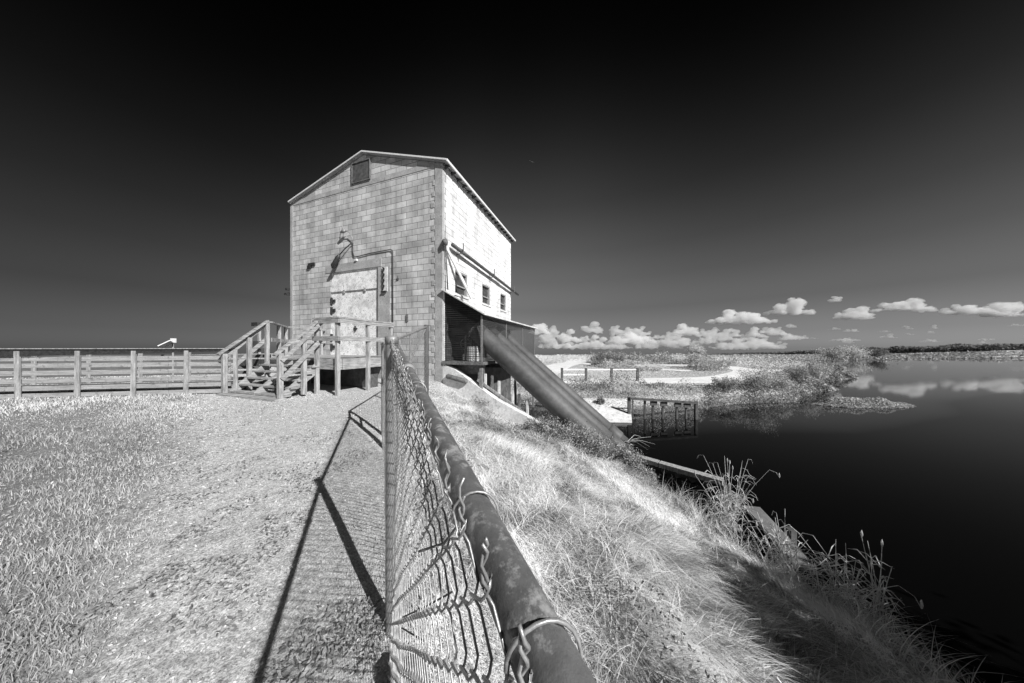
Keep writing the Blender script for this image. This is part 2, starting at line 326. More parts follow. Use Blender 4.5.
# roads on the low land
def strip(name, pts, w, dz=.03):
    pts = [Vector((p.x, p.y)) for p in pts]; q = []
    for i in range(len(pts)-1):
        p0 = pts[max(i-1, 0)]; p1 = pts[i]; p2 = pts[i+1]; p3 = pts[min(i+2, len(pts)-1)]
        for s in np.linspace(0, 1, 10, endpoint=False):
            q.append(.5*((2*p1)+(p2-p0)*s+(2*p0-5*p1+4*p2-p3)*s*s+(3*p1-p0-3*p2+p3)*s**3))
    q.append(pts[-1]); V = []; Fs = []; K = 5
    for i, p in enumerate(q):
        d = (q[min(i+1, len(q)-1)]-q[max(i-1, 0)]).normalized(); nrm = Vector((-d.y, d.x))
        for k in range(K):
            a = p+nrm*w*(k/(K-1)-.5); V.append((a.x, a.y, hz(a.x, a.y)+dz))
        if i: 
            for k in range(K-1): o = i*K+k; Fs.append((o-K, o-K+1, o+1, o))
    return tag(MB().add(V, Fs).build(name, M['road'], smooth=True), kind='structure')
lo = lambda x, y: P(x, y, H=-2.9)
strip('road', [lo(470, 381), lo(540, 381), lo(620, 381), lo(700, 380.5), lo(738, 377), lo(752, 371), lo(728, 366.8), lo(700, 365.5), lo(660, 365)], 3.6)
strip('path', [lo(530, 378), lo(548, 370), lo(563, 365), lo(576, 362), lo(574, 359)], 4.0, .035)
strip('path', [lo(576, 362.5), lo(600, 365), lo(640, 368), lo(690, 371)], 2.2, .04)
strip('road', [lo(752, 371), lo(800, 366), lo(850, 363.6)], 3.0, .045)

# ------------------------------------------------------------------ pump house
BX = -8.2; BY = 7.09; ZE = 7.93; ZR = 9.13; RX = -3.72; Z0 = -2.6
ph = thing('pump_house', 'tall gabled concrete block pump house, sunlit on its water side, beside the dark water', 'building', bw(-4.1, 3.5, .15), TH)
DX0, DX1, DZ0, DZ1 = -5.62, -3.0, 1.07, 4.58
f = MB(BF)
f.box(BX, DX0, 0, .2, Z0, ZE); f.box(DX1, 0, 0, .2, Z0, ZE); f.box(DX0, DX1, 0, .2, DZ1, ZE); f.box(DX0, DX1, 0, .2, Z0, DZ0)
f.build('front_wall', M['block'], ph)
vx0, vx1, vz0, vz1 = -4.32, -3.40, 8.10, 8.86
MB(BF).prism([(BX, ZE+.001), (0, ZE+.001), (RX, ZR)], 'y', .003, .2).build('gable', M['block'], ph)
WINS = [(.79, 1.76), (3.16, 4.03), (5.42, 6.27)]; WZ0, WZ1 = 3.46, 4.38
f = MB(BF); y = .2
for a, c_ in WINS:
    f.box(-.2, 0, y, a, .8, ZE); f.box(-.2, 0, a, c_, WZ1, ZE); f.box(-.2, 0, a, c_, .8, WZ0); y = c_
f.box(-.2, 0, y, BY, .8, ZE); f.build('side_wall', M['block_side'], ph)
MB(BF).box(-.2, .003, .2, BY, Z0, .798).build('foundation_wall', M['darkconc'], ph)  # lower side wall in a darker concrete than the block above
MB(BF).box(BX, BX+.2, .2, BY, Z0, ZE).box(BX+.2, -.2, BY-.2, BY, Z0, ZE).prism([(BX, ZE+.001), (0, ZE+.001), (RX, ZR)], 'y', BY-.2, BY-.003).build('rear_wall', M['block'], ph)
# concrete frame: keyed corner column, eave beam, lintel
col = MB(BF); z = Z0; k = 0
col.box(-.34, .006, -.018, .10, Z0, ZE)
while z < ZE-.35:
    hgt = .2+.02*random.random(); wd = .10+.09*random.random()
    if k % 2: col.box(-.34-wd, -.338, -.017, .09, z, z+hgt)
    z += .2; k += 1
col.build('corner_column', M['conc'], ph, bevel=.02)
MB(BF).box(BX-.005, BX+.16, -.015, .1, Z0, ZE).build('corner_column', M['conc'], ph)
MB(BF).box(BX+.17, -.35, -.014, .1, ZE-.06, ZE+.13).build('eave_beam', M['conc'], ph)
MB(BF).box(DX0-.28, DX1+.2, -.02, .1, DZ1-.02, DZ1+.30).build('door_lintel', M['conc'], ph)
MB(BF).box(DX1+.02, DX1+.62, -.012, .1, DZ0-.4, DZ1-.03).build('door_surround', M['conc'], ph)
# roof
sl_ = (ZR-ZE)/(-RX); s2 = (ZR-ZE)/(RX-BX)
rf = MB(BF)
def zroof(x): return ZR+.02-(sl_*(x-RX) if x > RX else s2*(RX-x))
xl, xr = BX+.03, .20; th = .055
rf.prism([(xl, zroof(xl)), (RX, zroof(RX)), (xr, zroof(xr)), (xr, zroof(xr)+th), (RX, zroof(RX)+th), (xl, zroof(xl)+th)], 'y', -.10, BY+.2)
roof = rf.build('roof', M['roof'], ph)
fb = MB(BF)
for xa, xb in ((xl-.01, RX), (RX, xr+.01)):
    fb.prism([(xa, zroof(xa)+.03), (xb, zroof(xb)+.03), (xb, zroof(xb)+th+.03), (xa, zroof(xa)+th+.03)], 'y', -.13, -.103)
fb.build('rake_board', M['white'], roof)
MB(BF).prism([(xr+.012, zroof(xr)-.01), (xr+.05, zroof(xr)-.01), (xr+.05, zroof(xr)+th+.02), (xr+.012, zroof(xr)+th+.02)], 'y', -.12, BY+.21).build('eave_board', M['white'], roof)
for i in range(18):
    yy = .1+i*.41
    MB(BF).prism([(.001, zroof(0)-.12), (xr-.02, zroof(xr)-.10), (xr-.02, zroof(xr)-.003), (.001, zroof(0)-.003)], 'y', yy, yy+.06).build('rafter_tail', M['wood_dark'], roof)
# gable vent
MB(BF).box(vx0, vx1, -.03, 0.0, vz0, vz1).build('vent', M['wood_dark'], ph)
v = MB(BF)
for a in (vx0-.04, vx1): v.box(a, a+.04, -.06, 0, vz0-.04, vz1+.04)
v.box(vx0, vx1, -.06, 0, vz1, vz1+.04).box(vx0, vx1, -.06, 0, vz0-.04, vz0)
vo = v.build('vent_frame', M['rust'], ph)
# door: boarded with two plywood sheets
dr = MB(BF).box(DX0+.02, DX1-.02, .05, .09, DZ0, DZ1-.86).build('door', M['plywood'], ph)
MB(BF).box(DX0+.02, DX1-.02, .035, .075, DZ1-.84, DZ1-.02).build('upper_panel', M['plywood'], dr)
MB(BF).box(DX0+.02, DX1-.02, .02, .034, DZ1-.875, DZ1-.845).build('panel_strip', M['rust'], dr)
MB(BF).box(DX1-.02, DX1+.005, -.005, .1, DZ0, DZ1).build('door_jamb', M['wood_dark'], dr)
for zz in (1.35, 1.75, 2.9, 3.3):
    MB(BF).box(DX0+.03, DX0+.25, .0, .04, zz, zz+.12).box(DX0+.03, DX0+.1, -.03, .03, zz-.08, zz+.2).build('hinge', M['black'], dr)
MB(BF).box(-4.33, -4.13, .02, .045, 2.13, 2.18).box(-4.25, -4.21, .0, .045, 2.05, 2.27).build('latch', M['black'], dr)
for xx in (-4.9, -3.75): MB(BF).box(xx, xx+.1, .0, .034, DZ1-.93, DZ1-.80).build('bracket', M['wood'], dr)
# hook board right of the door
hb = MB(BF).box(DX1+.22, DX1+.50, -.035, -.013, 3.55, 4.5).build('hook_board', M['conc_lt'], ph)
for k in range(4):
    zz = 3.62+k*.22; MB(BF).bar((DX1+.28, -.05, zz), (DX1+.40, -.09, zz+.14), .04, .05).bar((DX1+.40, -.09, zz+.14), (DX1+.31, -.06, zz+.2), .04, .04).build('hook', M['black'], hb)
MB(BF).box(DX1+.26, DX1+.48, -.09, -.036, 3.52, 3.57).build('tray', M['black'], hb)
# side windows
for a, c_ in WINS:
    wf = MB(BF); wf.box(-.14, -.02, a, a+.05, WZ0, WZ1).box(-.14, -.02, c_-.05, c_, WZ0, WZ1).box(-.14, -.02, a+.05, c_-.05, WZ1-.05, WZ1).box(-.14, -.02, a+.05, c_-.05, WZ0, WZ0+.05).box(-.11, -.05, a+.05, c_-.05, 3.80, 3.84)
    wo_ = wf.build('window', M['wood'], ph); MB(BF).box(-.13, -.12, a+.05, c_-.05, WZ0+.05, WZ1-.05).build('pane', M['glass'], wo_)
    MB(BF).box(.0, .05, a-.06, c_+.06, WZ0-.07, WZ0-.005).build('sill', M['conc_lt'], wo_)
# conduit with lamp heads above the door
cpts = [(-2.22, -.035, 1.5), (-2.22, -.035, 5.03), (-2.26, -.035, 5.11), (-2.35, -.035, 5.14), (-3.4, -.035, 5.12), (-4.1, -.035, 5.06), (-4.24, -.035, 5.12), (-4.30, -.035, 5.3), (-4.30, -.035, 5.62)]
lf = MB(BF).tube(cpts, .017, 6).build('conduit', M['black'], ph, smooth=True)
gl = MB(BF).tube([(-4.30, -.03, 5.60), (-4.36, -.07, 5.62), (-4.62, -.13, 5.42), (-4.88, -.18, 5.16)], .020, 6).build('lamp_arm', M['black'], ph, smooth=True)
MB(BF).tube([(-4.86, -.17, 5.2), (-4.93, -.18, 5.1), (-5.16, -.22, 4.74), (-5.22, -.23, 4.66)], [.03, .085, .10, .02], 12).build('lamp_shade', M['black'], gl, smooth=True)
g2 = MB(BF).tube([(-4.28, -.03, 5.6), (-4.27, -.08, 5.85), (-4.4, -.12, 6.08), (-4.58, -.15, 6.14)], .016, 6).build('lamp_arm', M['steel'], ph, smooth=True)
MB(BF).tube([(-4.56, -.15, 6.14), (-4.68, -.16, 6.13), (-4.82, -.16, 6.1)], [.05, .08, .03], 10).tube([(-4.7, -.16, 6.15), (-4.72, -.16, 6.3), (-4.71, -.15, 6.46)], .012, 5).build('lamp_head', M['steel'], g2, smooth=True)
MB(BF).box(-4.16, -4.06, -.07, -.003, 4.9, 4.98).build('junction_box', M['white'], ph)
MB(BF).box(-6.95, -6.55, -.06, -.003, 4.98, 5.1).box(-7.0, -6.8, -.07, -.003, 4.88, 5.0).build('broken_fixture', M['black'], ph)
MB(BF).tube([(-8.2, .1, 3.9), (-8.42, .02, 3.9)], .03, 6).box(-8.5, -8.32, -.1, .08, 3.8, 3.88).box(-8.46, -8.34, -.08, .06, 4.02, 4.12).build('wall_lamp', M['black'], ph)
MB(BF).box(-1.62, -1.52, -.03, 0, 2.35, 2.62).build('wall_bracket', M['rust'], ph)
MB(BF).box(-2.05, -1.95, -.03, 0, 3.95, 4.02).tube([(-2.0, -.03, 3.98), (-1.9, -.12, 4.08)], .012, 5).build('wall_bracket', M['rust'], ph)
# dark strip lamp low on the front wall (right of the gate)
MB(BF).tube([(.22, -.09, .38), (.26, -.1, .38), (.98, -.1, .24), (1.02, -.09, .24)], [.06, .085, .085, .06], 10).build('strip_lamp', M['rust'], ph, smooth=True)

# long gutter pipe with brackets on the sunlit wall
gp = thing('wall_pipe', 'long grey pipe on brackets sloping across the sunlit side wall above the windows', 'pipe', bw(.2, .3, 4.9), TH)
MB(BF).tube([(.17, .35, 5.14), (.17, 3, 5.0), (.17, 7.95, 4.74)], .075, 10).build('pipe', M['pipe'], gp, smooth=True)
for yy, zz in ((.9, 5.1), (3.9, 4.95), (6.9, 4.79)):
    MB(BF).bar((.01, yy, zz+.14), (.3, yy, zz+.02), .035, .035).bar((.3, yy, zz-.12), (.3, yy, zz+.28), .03, .03).bar((.01, yy, zz-.12), (.32, yy, zz-.1), .03, .03).build('bracket', M['rust'], gp)
pk = MB(BF).bar((.05, .06, 5.05), (.42, 1.32, 3.34), .14, .04, up=(1,0,0)).build('plank', M['conc_lt'], base=bw(.42, 1.32, 3.3), rot=TH)
tag(pk, 'pale plank leaning down from the corner column to the mesh shelter roof', 'plank')
ap = thing('corner_lamp', 'dark round lamp housing with thin pipe running down the sunlit wall corner', 'lamp', bw(.06, .06, 3.6), TH)
MB(BF).tube([(.03, .02, 5.12), (.12, -.06, 5.1), (.2, -.12, 4.98)], [.09, .11, .07], 10).build('housing', M['rust'], ap, smooth=True)
MB(BF).tube([(.08, .06, 5.0), (.09, .08, 4.4), (.12, .12, 3.45)], .025, 6).build('down_pipe', M['rust'], ap, smooth=True)

# ------------------------------------------------------------------ screened pump shelter on the side
SX = 1.53; SY = 7.0; SZ = .89; RW = 3.42; RO = 2.54
sh = thing('pump_shelter', 'wire mesh shelter with sloping roof hung on the pump house side', 'shelter', bw(.8, 3.5, SZ), TH)
MB(BF).prism([(.06, SZ), (SY-.05, SZ), (SY-.05, EYE+.98), (.06, RW-.06)], 'x', .002, .012).build('shade_panel', M['block_shade'], sh)  # added sheet that paints shade on the wall below the roofline
fl = MB(BF).box(.02, SX, .0, SY, SZ-.08, SZ).build('floor', M['conc'], sh)
MB(BF).box(SX+.002, SX+.06, -.03, SY, SZ-.1, SZ+.01).box(.01, SX+.06, -.06, -.031, SZ-.1, SZ+.02).build('floor_edge_beam', M['rust'], sh)
RB = EYE+1.02
rv = [(.01, -.1, RW+.02), (SX+.12, -.1, RO-.03), (SX+.12, SY+.1, RO-.03), (.01, SY+.05, RB)]
ro = MB(BF).add(rv+[(a_, b_, c_-.035) for a_, b_, c_ in rv], [(0,1,3), (1,2,3), (7,5,4), (7,6,5), (0,4,5,1), (1,5,6,2), (2,6,7,3), (3,7,4,0)]).build('roof', M['conc'], sh)
MB(BF).prism([(.01, RW-.01), (SX+.12, RO-.065), (SX+.12, RO-.02), (.01, RW+.035)], 'y', -.13, -.102).build('roof_trim', M['conc_lt'], ro); MB(BF).box(SX+.122, SX+.15, -.13, SY+.1, RO-.075, RO-.02).build('roof_trim', M['conc_lt'], ro)
for yy in (0, 2.3, 4.6, SY-.05):
    MB(BF).box(SX-.05, SX, yy, yy+.05, SZ, RO-.08).build('post', M['steel'], sh)
MB(BF).box(.0, .05, 0, .05, SZ, RW-.02).build('post', M['conc_lt'], sh)
# front screen: fine horizontal louvre lines ; outer screen : mesh
s = MB(BF); z = SZ+.03
while z < RW-.05:
    xe = SX-.05 if z < RO-.1 else max(.1, (RW-z)/(RW-RO)*SX-.04)
    s.box(.05, xe, .02, .032, z, z+.016); z += .075
for i in range(1, 20):
    x = .05+i*.073; s.box(x, x+.006, .033, .038, SZ, RW-(RW-RO)*x/SX-.06)
s.build('front_screen', M['black'], sh)
s = MB(BF); z = SZ+.04
while z < RO-.1: s.box(SX-.03, SX-.022, .05, SY-.05, z, z+.008); z += .06
for i in range(1, 116): s.box(SX-.021, SX-.014, i*.06, i*.06+.008, SZ, RO-.09)
s.build('outer_screen', M['screen'], sh)
for xx, yy in ((SX-.06, .02), (SX-.06, 3.6), (SX-.06, 6.8)):
    MB(BF).box(xx-.05, xx+.05, yy, yy+.1, -2.6, SZ-.2).build('support_post', M['steel'], sh)
for yy in (.4, 3.3): MB(BF).box(.02, SX-.1, yy, yy+.1, SZ-.45, SZ-.08).build('cross_beam', M['rust'], sh)
# three discharge pipes
PY = [.46, 1.66, 2.82]; PR = .295; PSL = .7027; PH = EYE+.207
wordp = ['nearest large steel pipe slanting from the mesh shelter into the water', 'middle one of the three slanting steel pipes', 'farthest of the three slanting steel pipes']
for k, yy in enumerate(PY):
    PR = (.325, .255, .255)[k]
    pt = thing('discharge_pipe', wordp[k], 'pipe', bw(4.8, yy, WATER_Z), TH, 'slanting discharge pipes')
    c, s_ = math.cos(PSL), math.sin(PSL); e = (PH-WATER_Z)/s_+.45; a = lambda q: (SX+q*c, yy, PH-q*s_)
    MB(BF).tube([a(-.9), a(0), a(2), a(4), a(e)], PR, 32).build('pipe', M['pipe'], pt, smooth=True)
    MB(BF).tube([a(e-.98), a(e-.96), a(e-.5), a(e-.45)], [PR+.004, PR+.03, PR+.035, PR+.02], 24).build('outfall_collar', M['pipe'], pt, smooth=True)
    for q in (2.1, ): MB(BF).tube([a(q), a(q+.04)], PR+.012, 32).build('weld_band', M['pipe'], pt)
    for q in (-.62, ): MB(BF).tube([a(q), a(q+.07)], PR+.07, 24).build('flange', M['rust'], pt)
    MB(BF).tube([(.03, yy, PH+.35), (.25, yy, PH+.36), (.5, yy, PH+.42), a(-.88)], [.2, .2, .22, PR*.9], 16).build('elbow', M['black'], pt, smooth=True)
# things kept inside the shelter
brl = thing('barrel', 'pale drum standing inside the mesh shelter by the first pipe', 'barrel', bw(1.05, .28, SZ), TH)
MB(BF).tube([(1.05, .28, SZ), (1.05, .28, SZ+.02), (1.05, .28, SZ+.26), (1.05, .28, SZ+.5), (1.05, .28, SZ+.52)], [.2, .21, .215, .21, .19], 20).build('drum', M['white'], brl)
for zz in (.17, .34): MB(BF).tube([(1.05, .28, SZ+zz), (1.05, .28, SZ+zz+.02)], .222, 20).build('hoop', M['steel'], brl)
vl = thing('valve_stand', 'rusty valve stand with hand wheel behind the mesh, left of the drum', 'valve', bw(.62, .5, SZ), TH)
MB(BF).tube([(.62, .5, SZ), (.62, .5, SZ+1.15)], .035, 8).tube([(.8, .55, SZ), (.82, .55, SZ+1.0)], .03, 8).build('stem', M['steel'], vl)
ring = [(.62+.2*math.cos(q), .5, SZ+.62+.2*math.sin(q)) for q in np.linspace(0, 2*math.pi, 17)]
MB(BF).tube(ring, .016, 6).bar((.42, .5, SZ+.62), (.82, .5, SZ+.62), .02, .02).build('hand_wheel', M['steel'], vl)
# wing wall
ww = MB(BF).prism([(.012, -3.4), (.012, .8), (.5, .62), (1.0, .30), (1.5, 0.0), (2.08, -.34), (3.04, -.76), (4.6, -1.5), (6.4, -2.0), (6.4, -3.4)], 'y', -.02, .22).build('wing_wall', M['conc_lt'], base=bw(3, .1, -1), rot=TH)
tag(ww, 'sloping concrete wing wall running from the building corner down the bank', 'wall')
# trash rack below the shelter
tr = thing('trash_rack', 'broken rack of rusty posts and frames under the mesh shelter', 'rack', bw(2.1, .8, WATER_Z), TH)
for i in range(8):
    x = 1.25+i*.25; tp = .66-.50*i*.25-.12*random.random()
    MB(BF).bar((x, .36, WATER_Z-.3), (x+.03*random.uniform(-1, 1), .36, tp), .08, .07).build('upright', M['conc_lt'] if i % 2 else M['rust'], tr)
for zz in (-.5, -.95, -1.4): MB(BF).bar((1.2, .31, zz+.75), (3.05, .31, zz-.35), .03, .09).build('cross_bar', M['wood'], tr)

# ------------------------------------------------------------------ deck and stairs
DZ = 1.07; RH = 1.08
dk = thing('loading_deck', 'wooden deck with railings in front of the boarded door', 'deck', bw(-3.2, -1.5, .15), TH)
dpoly = [(-1.05, -3.0), (-1.05, -1.35), (-2.5, -.03), (-5.9, -.03), (-5.9, -1.5), (-4.1, -3.0)]
MB(BF).prism(dpoly, 'z', DZ-.04, DZ).build('floor', M['woodh'], dk)
MB(BF).box(-1.85, -1.03, -3.05, -3.003, DZ-.26, DZ+.02).box(-1.047, -1.0, -3.0, -1.35, DZ-.26, DZ+.02).build('fascia', M['woodh'], dk)
MB(BF).box(-1.85, -5.9, -2.99, -2.95, DZ-.26, DZ-.042).box(-5.9, -1.1, -1.5, -1.45, DZ-.26, DZ-.042).build('joist', M['wood_dark'], dk)
def post(x, y, z0, z1, par, s=.085): return MB(BF).box(x-s/2, x+s/2, y-s/2, y+s/2, z0, z1).build('post', M['wood'], par)
gnd = lambda x, y: hz(*bw(x, y)[:2])-.1
for x, y in ((-1.05, -3.1), (-1.82, -3.1), (-1.0+.02, -2.25), (-.98, -1.4)): post(x, y, gnd(x, y), DZ+RH-.02, dk)
for x, y in ((-5.9, -1.5), (-5.9, -.2), (-5.0, -2.22)): post(x, y, gnd(x, y), DZ+RH-.02, dk)
def rail(a, b, par, w=.14, t=.04, m='woodh', nm='rail'): return MB(BF).bar(a, b, w, t).build(nm, M[m], par)
zt = DZ+RH
rail((-1.9, -3.1, zt), (-.92, -3.1, zt), dk, nm='handrail'); rail((-.98, -3.02, zt+.002), (-.98, -1.35, zt+.002), dk, nm='handrail')
rail((-4.1, -2.95, zt), (-5.9, -1.5, zt), dk, nm='handrail'); rail((-5.9, -1.5, zt+.003), (-5.9, -.05, zt+.003), dk, nm='handrail')
for zz in (DZ+.55,):
    rail((-1.9, -3.155, zz), (-.93, -3.155, zz), dk, .03, .12); rail((-.92, -3.15, zz), (-.92, -1.35, zz), dk, .03, .12)
    rail((-4.1, -2.9, zz), (-5.9, -1.45, zz), dk, .03, .12); rail((-5.84, -1.45, zz), (-5.84, -.05, zz), dk, .03, .12)
rail((-1.9, -3.155, DZ+1.0), (-.93, -3.155, DZ+1.0), dk, .03, .1); rail((-.925, -3.15, DZ+1.0), (-.925, -1.35, DZ+1.0), dk, .03, .1)
MB(BF).box(-3.9, -1.3, -1.9, -1.6, -.2, DZ-.3).build('foundation', M['wood_dark'], dk)
st = thing('wooden_stairs', 'open wooden stairs with handrails climbing to the deck', 'stairs', bw(-2.9, -3.6, .15), TH)
SX0, SX1 = -3.95, -1.8; NT = 5; run = .165; y0 = -3.06; zg = hz(*bw(-2.9, -4.2)[:2])
rise = (DZ-zg)/(NT+.6)
for k in range(NT):
    zt_ = DZ-rise*(k+1); yy = y0-run*k
    MB(BF).box(SX0-.06, SX1+.04, yy-run-.03, yy-.02, zt_-.04, zt_).build('tread', M['woodh'], st)
yb = y0-run*NT
for x in (SX0+.03, (SX0+SX1)/2, SX1-.05):
    MB(BF).prism([(y0, DZ-.05), (y0, DZ-.36), (yb-.02, zg-.05), (yb-.04, zg+.12)], 'x', x-.02, x+.02).build('stringer', M['woodh'], st)
MB(BF).box(SX0-.12, SX1+.12, yb-.24, yb-.0, zg-.05, zg+.05).build('bottom_step', M['woodh'], st)
for x in (SX0-.06, SX1+.06):
    sg = -1 if x < -3 else 1
    post(x, yb-.1, zg-.2, zg+RH+.0, st, .09); post(x, (y0+yb)/2, (zg+DZ)/2-.4, (zg+DZ)/2+RH-.02, st, .09)
    rail((x, yb-.22, zg+RH-.02), (x, y0+.02, zt+.03), st, .12, .045, nm='handrail')
    rail((x+.07*sg, yb-.1, zg+RH-.15), (x+.07*sg, y0, zt-.08), st, .03, .08); rail((x+.07*sg, yb-.1, zg+.5), (x+.07*sg, y0, DZ+.55), st, .03, .10)
post(SX0-.06, y0+.0, gnd(-4.1, -3), zt, st)

# ------------------------------------------------------------------ chain link fence beside the camera
RP1 = Vector((.013, .149, EYE-.166)); RP2 = Vector((-.578, 1.31, EYE+.0)); RA1 = Vector((-1.57, 3.32, EYE+.03))
rdir = (RP2-RP1).normalized(); RP0 = RP1-(RP2-RP1)*.38
hd = Vector((rdir.x, rdir.y, 0)).normalized(); ln = Vector((-hd.y, hd.x, 0))                 # ln points to the left of the fence
cf = thing('chain_link_fence', 'chain link fence with rusty top rail running from the camera towards the building', 'fence', (-.59, 1.31, 0))
MB().tube([RP0, RP1, RP2, RA1], .0168, 24).build('top_rail', M['rail'], cf, smooth=True)
pb = Vector((-.592, 1.312, 0))
def fpost(p, top, r, par, cap=True):
    g0 = hz(p.x, p.y)-.1; m_ = MB().tube([(p.x, p.y, g0), (p.x, p.y, top)], r, 16, False)
    m_.tube([(p.x, p.y, top-.03), (p.x, p.y, top+.006), (p.x, p.y, top+.012)], [r+.003, r+.003, r*.5], 16)
    return m_.build('post', M['steel'], par, smooth=True)
fpost(pb+Vector((-.01, 0, 0)), EYE+.045, .029, cf); fpost(Vector((-1.57, 3.32, 0)), EYE+.05, .03, cf)
# fabric
wires = MB(); zz_n = 42; total = (Vector((-1.6, 3.26, 0))-Vector((RP0.x, RP0.y, 0))).length; pitch = .024; nw = int(total/pitch)
def railtop(sd_):
    """rail height at plan distance sd_ from RP0"""
    l1 = Vector((RP2.x-RP0.x, RP2.y-RP0.y)).length
    return RP0.z+(RP2.z-RP0.z)*min(sd_/l1, 1)+(.03*max(0, sd_-l1)/2.2)
V = []; 
for i in range(nw):
    s0 = i*pitch; top = railtop(s0)+.045; pts = []
    zgd = hz(RP0.x+hd.x*s0, RP0.y+hd.y*s0)+.01
    nb = int((top-zgd)/.026); sag = .002*math.sin(i*.5)
    for j in range(nb+1):
        z = top-.03-j*.026; side_ = 1 if (j+i) % 2 else -1
        bow = .010*math.sin(z*3+i*.12)+.003*math.sin(z*11+i*.3)
        for dz, off in ((.0065, .80), (.002, .98), (-.002, .98), (-.0065, .80)):
            sp = s0+side_*pitch*.54*off; p = RP0+hd*sp+ln*(.0225+(.0034*dz/.0065)*side_+sag+1.3*bow*min(1, max(0, (top-z-.1)*2)))
            p.z = z+dz; pts.append(p)
    # twisted tip
    tp = RP0+hd*(s0+(pitch*.5 if i % 2 else -pitch*.5))+ln*.0225; head = []
    tip = .028+.014*random.random()
    for q in range(7):
        a = q*1.6+i; p = tp+hd*math.cos(a)*.0022+ln*math.sin(a)*.0022; p.z = top-.03+tip*(1-q/6); head.append(p)
    wires.tube(head+pts, .00105, 5)
wires.build('wire_mesh', M['wire'], cf, smooth=True)
def tie(par, ctr, r=.0200, a0=-.6, a1=3.9, tail=.05, th=.0012):
    pts = []
    for q in np.linspace(a0, a1, 16):
        pts.append(ctr-ln*math.cos(q)*r+Vector((0, 0, 1))*math.sin(q)*r+rdir*.004*q)
    pts.append(pts[-1]+ln*.012+Vector((0, 0, -.012))); pts.append(pts[-1]+ln*.02+Vector((0, 0, -.01))+rdir*.012)
    return MB().tube(pts, th, 8).build('wire_tie', M['wire'], par, smooth=True)
def raily(yy): t_ = (yy-RP1.y)/(RP2.y-RP1.y); return RP1+(RP2-RP1)*t_
for yy in (.135, .235): tie(cf, raily(yy))
bc = raily(.80); MB().tube([bc-rdir*.012, bc+rdir*.012], .0235, 20).build('clamp_band', M['steel'], cf, smooth=True)
bc = raily(.60); tie(cf, bc, th=.0011)
sp0 = P(411, 668, Z=1.03); sb = thing('pipe_stub', 'stubby grey pipe end with bright wire tie at the foot of the wire mesh', 'pipe', (sp0.x, sp0.y, 0))
MB().tube([(sp0.x+.03, sp0.y-.12, -.1), (sp0.x+.01, sp0.y-.04, sp0.z-.05), (sp0.x, sp0.y, sp0.z+.01), (sp0.x, sp0.y+.01, sp0.z+.03)], [.065, .064, .06, .02], 16).build('pipe', M['rail'], sb, smooth=True)
MB().tube([(sp0.x+.015+.07*math.cos(a), sp0.y-.05, sp0.z-.06+.07*math.sin(a)) for a in np.linspace(.2, 3.2, 12)], .005, 8).build('wire_tie', M['white'], sb, smooth=True)
MB().tube([P(452, 592, Z=.34), P(425, 607, Z=.40), P(403, 617, Z=.47)], .0013, 6).tube([P(402, 628, Z=.5), P(424, 641, Z=.42)], .0013, 6).build('loose_wire', M['black'], cf, smooth=True)
# narrow post frame and gate panel up to the house
gp = thing('fence_gate', 'narrow chain link gate panel between the fence corner and the building', 'gate', (-1.9, 4.6, .1))
A2 = Vector((-1.86, 3.78, EYE+.05)); G2 = Vector((-2.12, 6.5, EYE+.55))
for p in (A2, ): fpost(Vector((p.x, p.y, 0)), p.z, .025, gp)
MB().tube([(G2.x, G2.y, -.3), (G2.x, G2.y, G2.z)], .055, 12).build('gate_post', M['pipe'], gp)
MB().tube([RA1, A2], .02, 12).build('top_rail', M['steel'], gp); MB().tube([RA1-Vector((0, 0, .5)), A2-Vector((0, 0, .5))], .018, 12).build('middle_rail', M['steel'], gp)
MB().tube([A2-Vector((0, 0, .02)), G2-Vector((0, 0, .05))], .02, 12).build('top_rail', M['steel'], gp)
MB().tube([A2+(G2-A2)*.45-Vector((0, 0, .6)), A2+(G2-A2)*.95-Vector((0, 0, .1))], .02, 10).build('brace', M['steel'], gp)
md = A2+(G2-A2)*.5; MB().tube([(md.x, md.y, .1), (md.x, md.y, md.z)], .02, 10).build('stile', M['steel'], gp)
w2 = MB(); hv = (G2-A2); hl = Vector((hv.x, hv.y)).length; hv2 = Vector((hv.x, hv.y, 0)).normalized()
for i in range(int(hl/.06)):
    s0 = i*.06+.02; top = A2.z+hv.z*s0/hl; pts = []; j = 0; z = top
    while z > .15:
        p = A2+hv2*(s0+(.03 if (i+j) % 2 else -.03)); p.z = z; pts.append(p); z -= .06; j += 1
    w2.tube(pts, .0022, 4)
w2.build('wire_mesh', M['wire'], gp)

